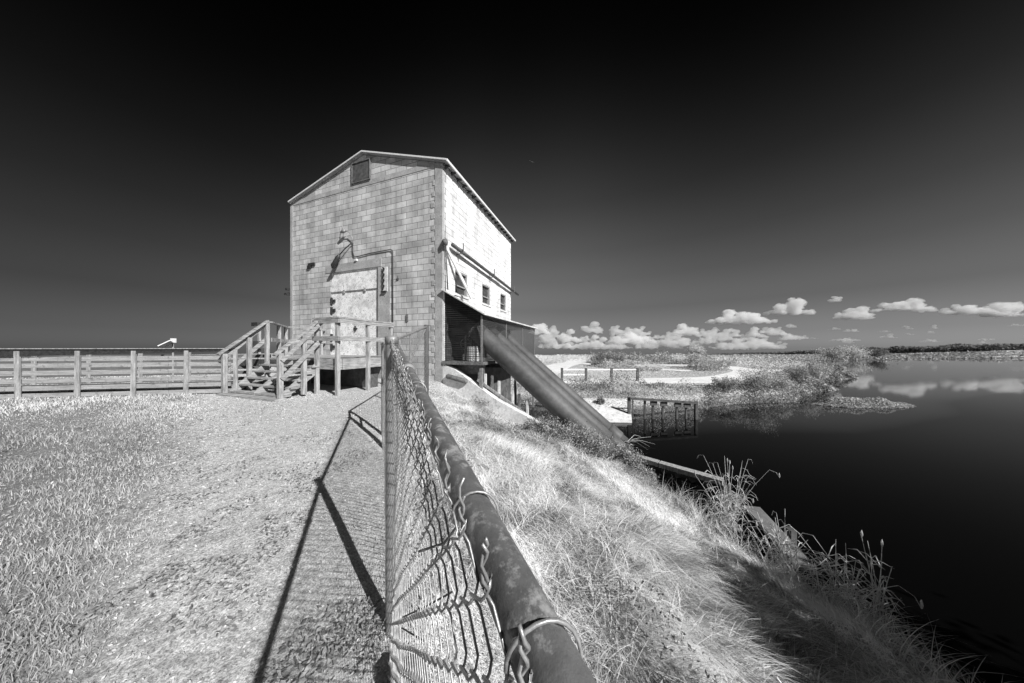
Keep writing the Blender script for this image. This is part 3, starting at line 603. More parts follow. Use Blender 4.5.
# ------------------------------------------------------------------ boardwalk railings on the left
FA = Vector((-15.2, 5.55, 0)); FB = Vector((-7.85, 6.97, 0)); fd = (FB-FA).normalized(); fn = Vector((-fd.y, fd.x, 0)); flen = (FB-FA).length
def wood_fence(label, off, nposts, start, step, grp, cap):
    base = FA+fn*off; t_ = thing('board_fence', label, 'fence', (base.x+4, base.y+.8, .1), math.atan2(fd.y, fd.x), grp)
    FM = Matrix.Translation(base) @ Matrix.Rotation(math.atan2(fd.y, fd.x), 4, 'Z')
    top = EYE-.09
    for i in range(nposts):
        x = start+i*step; q = FM @ Vector((x, 0, 0)); g_ = hz(q.x, q.y)
        lean = random.uniform(-.012, .012)
        MB(FM).bar((x+lean, -.035, g_-.2), (x-lean, -.035, top-.01+.01*random.random()), .085, .045, up=(0,1,0)).build('post', M['wood'], t_, bevel=.006)
    n = 6; h_ = .106; zb = .28
    for k in range(n):
        z = top-.19-k*.178+random.uniform(-.01, .01); x = -.3; 
        while x < flen+.2:
            l_ = step*2 if x > 0 else step*2+.2; 
            MB(FM).box(x, min(x+l_-.008, flen+.3), .002, .034, z-h_/2+random.uniform(-.006, .006), z+h_/2).build('board', M['board'] if cap else M['board_shade'], t_); x += l_
    if cap:
        MB(FM).box(-.3, flen+.3, -.07, .16, top+.04, top+.058).build('cap_board', M['wood'], t_)
        MB(FM).add([(x_, y_, z_) for x_, zb_ in ((-.3, top-.24), (flen+.3, top-.02)) for y_, z_ in ((-.035, zb_), (.05, zb_), (.05, top+.038), (-.035, top+.038))], [(0,1,2,3), (7,6,5,4), (0,4,5,1), (1,5,6,2), (2,6,7,3), (3,7,4,0)]).build('top_beam', M['black'], t_)
    return t_
wood_fence('weathered board fence in front of the boardwalk with dark top beam', 0, 8, .30, 1.09, 'boardwalk board fences', True)
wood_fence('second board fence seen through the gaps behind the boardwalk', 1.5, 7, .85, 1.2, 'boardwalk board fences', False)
FM = Matrix.Translation(FA) @ Matrix.Rotation(math.atan2(fd.y, fd.x), 4, 'Z')
bwk = thing('boardwalk', 'low plank boardwalk between the two board fences', 'boardwalk', (FA.x+4, FA.y+1.4, .1), math.atan2(fd.y, fd.x))
b_ = MB(FM); x = -.3
while x < flen+.3: b_.box(x, x+.135, .12, 1.42, .30, .34); x += .145
b_.build('planks', M['board'], bwk)
sg = thing('slanted_sign', 'small tilted panel on a thin post standing above the board fence', 'sign', P(173, 390, Z=8.0), 0)
q = P(173, 341, Z=8.0); MB().tube([(q.x, q.y, 0), (q.x, q.y, q.z-.02)], .02, 8).build('post', M['board'], sg)
MB().bar(P(160, 346, Z=7.9), P(172, 340.5, Z=8.05), .42, .025).build('panel', M['white'], sg)
MB().bar(P(161, 347.6, Z=7.85), P(173, 342.0, Z=8.0), .38, .05).build('panel_backing', M['black'], sg)
MB().box(q.x-.02, q.x+.04, q.y-.05, q.y+.05, q.z-.05, q.z+.08).build('bracket', M['white'], sg)
# post with a lamp box behind the stairs
lb = thing('lamp_post', 'short post with dark box behind the top of the stairs', 'post', bw(-5.6, -2.5, .1), TH)
MB(BF).box(-5.62, -5.55, -2.5, -2.43, 0, 2.1).build('post', M['wood'], lb); MB(BF).box(-5.75, -5.42, -2.6, -2.35, 2.1, 2.22).build('box', M['black'], lb)
MB(BF).box(-5.85, -5.4, -2.6, -2.35, 1.35, 1.6).build('panel', M['wood_dark'], lb)

# ------------------------------------------------------------------ water's edge: timber wales, wooden frame, concrete ramp, far post fence
wl = thing('sheet_pile_wale', 'long low timber edging beam at the waterline beyond the pipes', 'beam', (4.4, 7.3, WATER_Z), 0)
pts = [Vector((3.3, 8.2, 0)), Vector((4.15, 7.35, 0)), Vector((5.15, 6.35, 0))]
for a, c_ in ((pts[0], pts[1]), (pts[1], pts[2])):
    d_ = (c_-a).normalized(); MB().bar(a+Vector((0,0,WATER_Z+.22)), c_-d_*.03+Vector((0,0,WATER_Z+.22)), .22, .12).build('beam', M['wood'], wl)
for i in range(9):
    p = pts[0]+(pts[2]-pts[0])*(i/8.0); MB().box(p.x-.05, p.x+.05, p.y-.05, p.y+.05, WATER_Z-.5, WATER_Z+.158).build('pile', M['wood_dark'], wl)
wb = thing('bank_beam', 'pale square timber slanting out of the bank grass over the dark water', 'beam', (4.75, 5.2, WATER_Z), 0)
MB().bar(P(752, 508, Z=5.15), P(806, 568, Z=3.95), .26, .08).build('beam', M['beamgrey'], wb)
MB().box(4.85, 4.95, 4.55, 4.65, WATER_Z-.5, WATER_Z+.3).build('pile', M['wood_dark'], wb)
fr = thing('timber_frame', 'old timber bay frame standing in the water off the far shore', 'frame', (7.4, 13, WATER_Z), 0)
FZ = 12.7
a = P(629, 398, Z=FZ); c_ = P(696, 402.5, Z=FZ)
for u in (0, 1): p = a+(c_-a)*u; MB().box(p.x-.06, p.x+.06, p.y-.06, p.y+.06, WATER_Z-.6, p.z+(.05)).build('post', M['wood_dark'], fr)
MB().bar(a+Vector((0, -.1, 0)), c_+Vector((0, -.1, 0)), .05, .11).build('top_rail', M['wood_dark'], fr)
for u in (.25, .37, .52, .73, .87):
    p = a+(c_-a)*u; MB().box(p.x-.04, p.x+.04, p.y+.05, p.y+.13, WATER_Z-.4, p.z-.1).build('pile', M['wood_dark'], fr); 
    if u > .3: MB().box(p.x-.16, p.x+.16, p.y-.03, p.y+.04, p.z-.28, p.z-.08).build('cleat', M['wood_dark'], fr)
p = a+(c_-a)*.06; MB().box(p.x-.02, p.x+.02, p.y, p.y+.05, WATER_Z-.4, p.z-.06).build('brace', M['rust'], fr)
rp = MB().add([(3.3, 12.2, WATER_Z+.04), (5.5, 12.0, WATER_Z+.04), (6.3, 14.0, WATER_Z+.74), (3.7, 14.1, WATER_Z+.74)], [(0,1,2,3)])
r_ = rp.build('concrete_ramp', M['conc_lt'], base=(4, 13.5, WATER_Z)); tag(r_, 'bright concrete slab at the far water edge just past the pipe ends', 'slab')
md_ = r_.modifiers.new('thick', 'SOLIDIFY'); md_.thickness = .15; md_.offset = -1
pf = thing('post_fence', 'low fence of four dark posts with pale rails beside the road', 'fence', P(600, 381, Z=22.3), 0)
pp = []
for px in (562, 586, 611.5, 637.5):
    p = P(px, 381, Z=22.3); zb = hz(p.x, p.y); pp.append(p); MB().box(p.x-.09, p.x+.09, p.y-.09, p.y+.09, zb-.1, zb+1.15).build('post', M['wood_dark'], pf)
for i in range(3):
    for zz in (.98, .55) if i == 0 else (.98,):
        a, c_ = pp[i], pp[i+1]; MB().bar((a.x+.1, a.y-.02, zz-1.5), (c_.x-.1, c_.y-.02, zz-1.5+(.0)), .06, .12).build('rail', M['white'], pf)

# ------------------------------------------------------------------ vegetation
def blades(name, mat, xy, h, w_, lean, seg=3, tone=None, dirbias=None, droop=.5, z_=None):
    n = len(xy); x, y = xy[:, 0], xy[:, 1]; z = height(x, y)-.01 if z_ is None else z_
    az = rng.uniform(0, 2*np.pi, n); d = np.stack([np.cos(az), np.sin(az)], 1)
    if dirbias is not None: d = d+np.array(dirbias); d /= np.linalg.norm(d, axis=1)[:, None]+1e-6
    h = h*np.ones(n); ln_ = lean*rng.uniform(.3, 1.3, n); sa = rng.uniform(0, 2*np.pi, n); sx, sy = np.cos(sa), np.sin(sa)
    V = np.zeros((n, seg*2+1, 3))
    for k in range(seg+1):
        t_ = k/seg; fx = ln_*h*(t_**1.6); fz = h*(t_-droop*ln_*t_**2.2)
        cx, cy_, cz = x+d[:, 0]*fx, y+d[:, 1]*fx, z+fz; ww_ = w_*(1-t_*.9)/2
        if k < seg:
            V[:, 2*k] = np.stack([cx-sx*ww_, cy_-sy*ww_, cz], 1); V[:, 2*k+1] = np.stack([cx+sx*ww_, cy_+sy*ww_, cz], 1)
        else: V[:, 2*k] = np.stack([cx, cy_, cz], 1)
    m_ = seg*2+1; base = (np.arange(n)*m_)[:, None]; T = []
    for k in range(seg-1):
        T += [base+np.array([[2*k, 2*k+1, 2*k+3]]), base+np.array([[2*k, 2*k+3, 2*k+2]])]
    T.append(base+np.array([[2*seg-2, 2*seg-1, 2*seg]]))
    tn = rng.uniform(0, 1, n) if tone is None else tone
    return npmesh(name, V.reshape(-1, 3), np.concatenate(T), mat, np.repeat(tn, m_))
def leaves(pts, size, tone, flat=0.0):
    """oriented little leaf quads at pts"""
    n = len(pts); a = rng.normal(size=(n, 3)); a[:, 2] *= (1-flat); a /= np.linalg.norm(a, axis=1)[:, None]
    b_ = rng.normal(size=(n, 3)); b_[:, 2] *= (1-flat); b_ -= a*(a*b_).sum(1)[:, None]; b_ /= np.linalg.norm(b_, axis=1)[:, None]+1e-6
    s_ = (size*rng.uniform(.6, 1.4, n))[:, None]
    V = np.stack([pts-a*s_, pts+b_*s_*.45, pts+a*s_, pts-b_*s_*.45], 1).reshape(-1, 3)
    return V, np.arange(4*n).reshape(-1, 4), np.repeat(tone, 4)
def crest_side(x, y):  # >0 right of fence
    return x-(-.515*y+.09)
# lawn, left
n = 520000; r = 1.0+24*rng.uniform(0, 1, n)**2.3; az = rng.uniform(R(-100), R(20), n)
x = r*np.sin(az); y = r*np.cos(az)
lx = (x-C0.x)*ex[0]+(y-C0.y)*ex[1]; ly = (x-C0.x)*ey[0]+(y-C0.y)*ey[1]
ok = (crest_side(x, y) < .15) & ~((lx > BX-.1) & (ly > -.1)) & ~((ly > -2.6) & (lx > -5.5) & (lx < -1.2)) & (height(x, y) > -.3)
thin = np.exp(-((x+1.1*y-.25)/1.0)**2)                                       # worn pale path towards the stairs
ok &= rng.uniform(0, 1, n) > .5*thin
ok &= ~((np.hypot(x, y) < 1.25) & (x > -.5))
x, y = x[ok], y[ok]; r = r[ok]; cl = vn(x, y, .35, 6); patch = vn(x, y, 1.6, 7)
hh = (.020+.075*cl*sm((-x-1.1*y+.1)/1.2))*(1-.5*thin[ok])*(1+.5*sm((patch-.5)*3))*rng.uniform(.5, 1.3, len(x))
tone = np.clip(.10+.55*rng.uniform(0, 1, len(x))**1.5+.5*(patch-.45)+.009*r+.22*sm((x+1.1*y+.3)/.8)+.02*r+.55*thin[ok], 0, 1)
tag(blades('lawn_grass', M['lawn'], np.stack([x, y], 1), hh, .0015+.0011*r, .5, 2, tone), 'short mown pale lawn grass left of the chain link fence', 'grass', kind='stuff')
# broad weed leaves in the lawn
n = 42000; r = 1.0+8*rng.uniform(0, 1, n)**1.7; az = rng.uniform(R(-80), R(-2), n); x = r*np.sin(az); y = r*np.cos(az)
ok = (crest_side(x, y) < -.05) & (vn(x, y, .22, 8) > .5) & ((vn(x, y, 1.4, 9) > .55) | ((x+1.1*y > -.4) & (y < 2.2) & (vn(x, y, .5, 19) > .4))) & (y < 6.5); x, y = x[ok], y[ok]
V, Fc, tn = leaves(np.stack([x, y, height(x, y)+.012+.02*rng.uniform(0, 1, len(x))], 1), .013, rng.uniform(0, 1, len(x)), .55)
tag(npmesh('lawn_weeds', V, Fc, M['weed'], tn), 'small broad weed leaves scattered through the lawn', 'weeds', kind='stuff')
n = 48000; r = .95+9*rng.uniform(0, 1, n)**1.8; az = rng.uniform(R(-85), R(5), n); x = r*np.sin(az); y = r*np.cos(az); ok = (crest_side(x, y) < .1) & (y < 7.2) & (x+1.1*y > -1.4+1.0*rng.uniform(-1, 1, n)); x, y, r = x[ok], y[ok], r[ok]
V, Fc, tn = leaves(np.stack([x, y, height(x, y)+.004+.012*rng.uniform(0, 1, len(x))], 1), .0045*(1+.35*r), rng.uniform(0, 1, len(x))**1.2, .35); tag(npmesh('path_litter', V, Fc, M['litter'], tn), 'dry leaf crumbs and stubble on the worn pale path', 'litter', kind='stuff')
# bank grass, right : long, dry, tangled
def bank_pts(n, rmax=11, p=1.7):
    r = .55+rmax*rng.uniform(0, 1, n)**p; az = rng.uniform(R(-25), R(100), n); x = r*np.sin(az); y = r*np.cos(az)
    ly = (x-C0.x)*ey[0]+(y-C0.y)*ey[1]; z = height(x, y)
    ok = (crest_side(x, y) > .10) & (ly < -.05) & (z > WATER_Z+.02); return x[ok], y[ok], r[ok], z[ok]
x, y, r, z = bank_pts(230000)
cl = vn(x, y, .45, 10); bigc = vn(x, y, 1.3, 11)
dsh = seg_dist(x, y, near_shore, False); hh = (.05+.20*cl*sm((x+.2+.3*y)/1.5)+.30*(1-sm(dsh/.9))*vn(x, y, .3, 16)**1.5)*rng.uniform(.5, 1.3, len(x)); tone = np.clip(.05+.70*rng.uniform(0, 1, len(x))+2.2*(bigc*.45+.55*vn(x, y, .24, 18)-.47)-.45*(1-sm(dsh/1.6))*vn(x, y, .5, 17), 0, 1)
swa = 6.28*vn(x, y, 1.1, 14)+2.5*vn(x, y, .3, 15); swd = np.stack([1.6*np.cos(swa)+.4, 1.6*np.sin(swa)-.1], 1)
tag(blades('bank_grass', M['dry'], np.stack([x, y], 1), hh, .0034+.0014*r, 1.35, 4, tone, dirbias=swd, droop=.52), 'long bleached grass lying over the bank between fence and water', 'grass', kind='stuff')
x, y, r, z = bank_pts(26000, 9, 1.2)
ok = vn(x, y, .8, 12) > .4; x, y, r = x[ok], y[ok], r[ok]
tag(blades('straw_tangle', M['dry'], np.stack([x, y], 1), rng.uniform(.10, .32, len(x)), .0042+.0012*r, 1.5, 5, rng.uniform(.55, 1, len(x)), dirbias=(.3, -.1), droop=.62), 'long loose straws tangled over the bank grass', 'grass', kind='stuff')
x, y, r, z = bank_pts(60000, 9, .9); dd = seg_dist(x, y, near_shore, False); ok = (dd < 1.1) & (y > 2.3) & (vn(x, y, .3, 27)+.35*(1-dd) > .62); x, y, r = x[ok][:5200], y[ok][:5200], r[ok][:5200]
tag(blades('shore_straw', M['dry'], np.stack([x, y], 1), rng.uniform(.15, .62, len(x)), .005+.0008*r, 1.0, 5, rng.uniform(.35, 1, len(x)), dirbias=(.5, .1), droop=.45), 'ragged bleached straws standing along the water edge', 'grass', kind='stuff')
# dark weeds patches on the bank
x, y, r, z = bank_pts(90000, 9, 1.0); ok = (vn(x, y, .7, 13)+.4*vn(x, y, .2, 19) > .92) ; x, y, z = x[ok], y[ok], z[ok]
V, Fc, tn = leaves(np.stack([x, y, z+rng.uniform(.02, .20, len(x))], 1), .011*(1+.15*r[ok] if False else 1.15), rng.uniform(0, 1, len(x))); tag(npmesh('bank_weeds', V, Fc, M['leaf_dk'], tn), 'darker low weeds in patches on the bank', 'weeds', kind='stuff')

def shrub(name, label, cat, c, w_, h, n, mat, leaf=.03, d_=None, stems=7, group=None, zb=None, seed=0):
    base = Vector((c[0], c[1], hz(c[0], c[1]) if zb is None else zb)); t_ = thing(name, label, cat, base, 0, group); d_ = d_ or w_
    rg = random.Random(seed+int(c[0]*100)); tips = []; sm_ = MB()
    for i in range(stems):
        a = rg.uniform(0, 6.28); q = rg.uniform(.2, 1)
        tip = base+Vector((math.cos(a)*w_*.5*q, math.sin(a)*d_*.5*q, h*rg.uniform(.6, 1.05)))
        mid = base+(tip-base)*.5+Vector((rg.uniform(-.1, .1)*w_, rg.uniform(-.1, .1)*d_, h*.08)); sm_.tube([base-Vector((0,0,.1)), mid, tip], [h*.015+.004, h*.009+.002, .002], 5); tips.append((mid, tip))
    sm_.build('stems', M['stem'], t_)
    ti = rng.integers(0, len(tips), n); A = np.array([list(tips[i][0]) for i in ti]); B = np.array([list(tips[i][1]) for i in ti]); u = rng.uniform(-.35, 1.05, n)[:, None]
    pts = A+(B-A)*u+rng.normal(size=(n, 3))*np.array([w_, d_, h*.8])*.085; pts[:, 2] = np.maximum(pts[:, 2], base.z+.01)
    V, Fc, tn = leaves(pts, leaf, np.repeat(rng.uniform(0, 1, n), 1)); V = V-np.array(base)
    o = npmesh('foliage', V, Fc, mat, tn); o.parent = t_; WM[o.name] = WM[t_.name]; return t_
BU = [((.25, 7.85), .6, .30, 900, 'small weedy bush near the top of the wing wall'), ((.75, 7.72), .8, .75, 3200, 'bush nearest the wing wall end, left of the tallest bush'), ((1.25, 7.5), .9, 1.0, 4600, 'dark bush where the wing wall sinks into the bank'), ((1.85, 7.25), 1.0, 1.22, 5600, 'tallest dark bush growing under the nearest pipe'),
      ((2.45, 7.0), 1.05, 1.15, 5600, 'broad dark bush in front of the slanting pipes'), ((3.0, 6.8), .9, .85, 4600, 'dark bush around the lower end of the pipes'), ((3.4, 6.6), .6, .45, 2200, 'low bush beside the timber edging beam'), ((-1.1, 8.2), 1.0, .3, 1500, 'dry weeds at the foot of the building corner')]
for i, (c, w_, h, n_, lb_) in enumerate(BU): shrub('bush', lb_, 'bush', c, w_, h, n_, M['leaf_md'], .026, stems=22, group='bushes along the wing wall', seed=i)
# reed plants on the water edge
def reed(name, label, c, h, ns, spread, bend=.3, seed=0, zb=None):
    base = Vector((c[0], c[1], hz(*c)-.03 if zb is None else zb)); t_ = thing(name, label, 'plant', base, 0, 'tall dry reeds on the bank edge'); rg = random.Random(seed)
    s_ = MB(); lf_ = MB(); hd_ = MB()
    for i in range(ns):
        a = rg.uniform(0, 6.28); q = rg.uniform(.1, 1); H_ = h*rg.uniform(.55, 1); b_ = base+Vector((rg.uniform(-.12, .12), rg.uniform(-.12, .12), 0))*spread*2
        d_ = Vector((math.cos(a), math.sin(a), 0))*spread*q*H_; pts = [b_+d_*(u**1.5)+Vector((0, 0, H_*u*(1-.12*bend*u))) for u in (0, .25, .5, .75, 1)]
        if rg.random() < bend: pts.append(pts[-1]+d_.normalized()*.10+Vector((0, 0, -.03))); pts.append(pts[-1]+d_.normalized()*.04+Vector((0, 0, -.09)))
        s_.tube(pts, [.0055, .005, .0042, .0036]+[.0028]*(len(pts)-4), 5)
        for u in (1, 2, 3):
            for _ in range(2):
                a2 = rg.uniform(0, 6.28); dd = Vector((math.cos(a2), math.sin(a2), 0)); L_ = rg.uniform(.1, .25)
                lf_.tube([pts[u], pts[u]+dd*L_*.5+Vector((0,0,L_*.35)), pts[u]+dd*L_+Vector((0,0,L_*rg.uniform(-.3, .4)))], [.005, .0055, .001], 3)
        if i % 6 == 0:
            e_ = pts[-1]; 
            hd_.tube([e_, e_+Vector((.004, 0, .03)), e_+Vector((-.003, 0, .07)), e_+Vector((0, 0, .095))], [.004, .011, .010, .002], 6)
    s_.build('stems', M['stem'], t_); lf_.build('leaves', M['stem'], t_); hd_.build('seed_heads', M['stem'], t_)
reed('reed_plant', 'tall curling reed clump with seed heads above the timber edging', (4.55, 5.45), 1.65, 30, .38, .7, 1)
reed('reed_plant', 'shorter leaning reeds just left of the pale bank beam', (4.05, 4.9), 1.0, 22, .6, .4, 2)
reed('reed_plant', 'bent reed stems beside the lower end of the bank beam', (3.95, 3.75), .95, 22, .7, .5, 3)
reed('reed_plant', 'thin reed stems at the water between beam and corner', (4.2, 3.3), .85, 18, .7, .5, 4)
reed('reed_plant', 'single upright dark reed cluster rising over the black water', (4.55, 3.25), 1.25, 8, .14, .1, 5)
reed('reed_plant', 'short pale reeds at the bottom of the picture', (1.35, 1.30), .22, 10, .6, .3, 6)
tw = thing('driftwood', 'bare twiggy branch floating by the pipe ends', 'branch', (4.6, 9.6, WATER_Z)); m_ = MB()
for i in range(12):
    a = random.uniform(-1.6, 1.4); l_ = random.uniform(.3, 1.0); s0 = Vector((4.1+random.uniform(0, .3), 9.7+random.uniform(-.2, .2), WATER_Z))
    m_.tube([s0, s0+Vector((math.cos(a)*l_*.5, math.sin(a)*l_*.5, .14*random.random()+.05)), s0+Vector((math.cos(a)*l_, math.sin(a)*l_*1.1, random.uniform(0, .22)))], [.009, .007, .003], 4)
m_.build('twigs', M['stem'], tw)

# far shore brush, marsh, islands, woods
def scatter(name, label, fn_, n, mat, leaf, hfun, cat='grass', tonef=None, flat=0):
    x, y = fn_(n); z = height(x, y); ok = ~inside(x, y, water_poly) | (z > WATER_Z-.02) ; x, y, z = x[ok], y[ok], z[ok]; h = hfun(x, y); zz = z+h*rng.uniform(0, 1, len(x))**.8
    tn = np.clip(rng.uniform(0, .7, len(x))+.5*(vn(x, y, 3, 21)-.3), 0, 1) if tonef is None else tonef(x, y)
    V, Fc, t_ = leaves(np.stack([x, y, zz], 1), leaf*(np.hypot(x, y)/20), tn, flat); return tag(npmesh(name, V, Fc, mat, t_), label, cat, kind='stuff')
def band(d0, d1, d2=None):
    def f_(n):
        x = rng.uniform(-4, 46, n*4); y = rng.uniform(12.5, 46, n*4); d = seg_dist(x, y, water_poly); ok = (~inside(x, y, water_poly)) & (d > d0) & (d < d1) & (y > 12.8) & (rng.uniform(0, 1, len(x)) < np.clip(24/np.hypot(x, y), 0, 1)**1.0)
        return x[ok][:n], y[ok][:n]
    return f_
hsh = lambda x, y: (1-.35*sm((x-11)/4))*(1-.55*sm((x-10)/6)*sm((seg_dist(x, y, water_poly)-1.5)/2))*(.18+.9*sm((vn(x, y, 1.5, 22)-.33)*2.6))*(.35+1.0*vn(x, y, .45, 23))
def field(n):
    r_ = 16+34*rng.uniform(0, 1, n)**1.3; a = rng.uniform(R(-2), R(62), n); x, y = r_*np.sin(a), r_*np.cos(a); return x, y
roadp = [(lo(a, b_).x, lo(a, b_).y) for a, b_ in ((470, 381), (620, 381), (700, 380.5), (738, 377), (752, 371), (728, 366.8), (700, 365.5), (660, 365))]
pathp = [(lo(a, b_).x, lo(a, b_).y) for a, b_ in ((530, 378), (548, 370), (563, 365), (576, 362), (600, 365), (640, 368), (690, 371))]
def offroad(f_):
    def g_(n):
        x, y = f_(n); ok = ~((x > 12) & (y < 40) & (seg_dist(x, y, water_poly) > 3.4) & (f_.__name__ == 'f_')) & (seg_dist(x, y, roadp, False) > 2.0) & (seg_dist(x, y, pathp, False) > 1.6) & (seg_dist(x, y, [pathp[1], pathp[3]], False) > 2.3); return x[ok], y[ok]
    return g_
scatter('shore_brush', 'pale bushy growth along the far shore of the inlet', offroad(band(-.15, 7.5)), 120000, M['leaf_br'], .05, hsh, 'brush', lambda x, y: np.clip(-.2+1.1*vn(x, y, .55, 61)*(.5+vn(x, y, 1.7, 62))+.35*rng.uniform(-1, 1, len(x)), 0, 1))
scatter('shore_reeds', 'dull low reeds fringing the far shore', band(-.1, 1.1), 16000, M['leaf_dk'], .05, lambda x, y: .12+.45*vn(x, y, .7, 24), 'reeds')
scatter('meadow_grass', 'short pale meadow grass on the low land across the inlet', offroad(field), 90000, M['meadow'], .03, lambda x, y: .03+.12*vn(x, y, 3, 25), flat=.3)
def thick(n):
    x = rng.uniform(6, 34, n*2); y = rng.uniform(29, 50, n*2); k = (x-.30*y)
    ok = (x > .30*y) & (x < .86*y) & (vn(x, y, 5, 30) > .3) & (y > 31+.0*x); return x[ok][:n], y[ok][:n]
scatter('thicket', 'grey scrub thicket behind the road', offroad(thick), 45000, M['leaf_br'], .05, lambda x, y: (.5+1.7*sm((vn(x, y, 3.0, 31)-.2)*1.6))*(.5+.7*vn(x, y, 1.0, 32)), 'scrub')
def farm(n):
    r_ = 48+260*rng.uniform(0, 1, n)**1.8; a = rng.uniform(R(0), R(66), n); return r_*np.sin(a), r_*np.cos(a)
scatter('marsh', 'wide pale marsh stretching to the horizon', offroad(farm), 170000, M['marsh'], .04, lambda x, y: .25+.8*vn(x, y, 14, 33)*vn(x, y, 4, 36)*2, 'marsh', lambda x, y: np.clip(.95-.55*sm((x/np.maximum(y, 1)-.5)/.9)+.5*(vn(x, y, 18, 63)-.5)+.25*rng.uniform(-1, 1, len(x)), 0, 1))
def woods(n):
    a = rng.uniform(R(34), R(70), n); r_ = 520+60*rng.uniform(0, 1, n)+80*np.sin(a*5); return r_*np.sin(a), r_*np.cos(a)
scatter('distant_woods', 'thin dark line of woods on the horizon', woods, 60000, M['far'], .05, lambda x, y: (1.2+5.2*sm((np.arctan2(x, y)-.5)/.6))*(.6+.6*vn(x, y, 40, 34))*(.7+.5*vn(x, y, 9, 35)), 'woods')
# marsh islet
ang = np.linspace(0, 2*np.pi, 49)[:-1]
IC = Vector((21.2, 15.8, WATER_Z)); iv = [IC+Vector((math.cos(a)*(2.6+.5*math.sin(3*a)+.3*math.sin(7*a)), math.sin(a)*(.85+.15*math.sin(5*a)), -.1)) for a in ang]
iv += [IC+(v-IC)*.9+Vector((0, 0, .14)) for v in iv]; n_ = 48
isl = MB().add([tuple(v) for v in iv], [(i, (i+1) % n_, n_+(i+1) % n_, n_+i) for i in range(n_)]+[tuple(range(n_, 2*n_))]).build('islet', M['soil'], base=IC); tag(isl, kind='structure')
a = rng.uniform(0, 2*np.pi, 14000); q = np.sqrt(rng.uniform(0, 1, 14000)); x = IC.x+np.cos(a)*q*2.8; y = IC.y+np.sin(a)*q*.9
V, Fc, tn = leaves(np.stack([x, y, WATER_Z+.0+rng.uniform(0, 1, len(x))*(.12+.4*vn(x, y, .5, 51))*(1.05-q**4)], 1), .05, rng.uniform(0, 1, len(x))); tag(npmesh('islet_grass', V, Fc, M['leaf_br'], tn), 'low grass covering the small islet in the lake', 'grass', kind='stuff')
# individual shrubs on the far shore
FS = [(832, 360, 66, 7, 3.4, 'leaf_br', 'largest pale shrub on the far lake shore above the grassy point'), (852, 357, 72, 7, 3.6, 'leaf_lt', 'rounded pale shrub on the far lake shore'), (876, 356, 78, 6, 3.0, 'leaf_dk', 'darker shrub right of the pale shrubs on the lake shore'),
      (604, 366, 38, 3.0, 2.2, 'leaf_dk', 'darkest round bush at the left end of the thicket'), (619, 366, 38, 2.8, 1.9, 'leaf_dk', 'dark bush second from the left end of the thicket'),
      (728, 401, 17.2, 1.5, 1.0, 'leaf_md', 'bushy shrub at the water edge right of the timber frame'), (757, 398, 17.8, 1.9, 1.5, 'leaf_br', 'pale tall grass clump hanging over the inlet'), (783, 390, 18.4, 1.5, 1.2, 'leaf_br', 'feathery shrub behind the inlet shore'),
      (818, 384, 23.0, 2.4, 2.3, 'leaf_br', 'tall feathery shrub near the tip of the grassy point'), (800, 386, 22, 1.8, 1.2, 'leaf_md', 'dull shrub left of the tall feathery one on the point'), (601, 413, 13.6, .4, .6, 'leaf_dk', 'small dark weed on the bright concrete slab'), (697, 352, 90, 5, 4.4, 'leaf_lt', 'lone pale tree rising above the distant marsh')]
for i, (px, py, Z_, w_, h, mt, lb_) in enumerate(FS):
    shrub('shrub', lb_, 'shrub', ((px-512)/F*Z_, Z_), w_, h, 2200 if Z_ > 30 else 3200, M[mt], .040*max(Z_/16, 1)*.8, stems=16, group='shrubs across the water', seed=40+i, zb=None if Z_ > 14 else WATER_Z+.3)
# invented tree out of view behind the camera, placed to shade the bank corner
tt = thing('tree', 'unseen tree added behind the camera to shade the bank corner', 'tree', (4.6, -2.2, -2.0))
MB().tube([(4.6, -2.2, -2.1), (4.8, -2.1, -.5), (5.2, -1.9, 1.2), (5.5, -1.8, 2.6)], [.11, .09, .06, .03], 10).tube([(4.9, -2.05, .2), (4.6, -1.8, 1.6), (4.3, -1.7, 2.6)], [.05, .035, .015], 8).tube([(5.1, -1.95, 1.0), (5.9, -1.8, 2.0), (6.6, -1.9, 2.6), (7.9, -1.5, 2.5)], [.05, .035, .022, .010], 8).build('trunk', M['rust'], tt, smooth=True)
cc = np.array([[5.5, -2.0, 2.3], [4.8, -1.8, 2.5], [6.1, -2.0, 2.2], [6.8, -2.1, 2.3], [5.9, -1.9, 2.9], [7.1, -1.1, 2.3], [6.7, -1.6, 2.5], [7.4, -1.7, 2.4]]); ci = rng.integers(0, 8, 13000)
pts = cc[ci]+np.array([1.15, -.05, 0])+rng.normal(size=(13000, 3))*np.array([.62, .46, .42]); V, Fc, tn = leaves(pts, .10, rng.uniform(0, 1, 13000)); V = V-np.array([4.6, -2.2, -2.0])
o = npmesh('shade_crown', V, Fc, M['leaf_dk'], tn); o.parent = tt

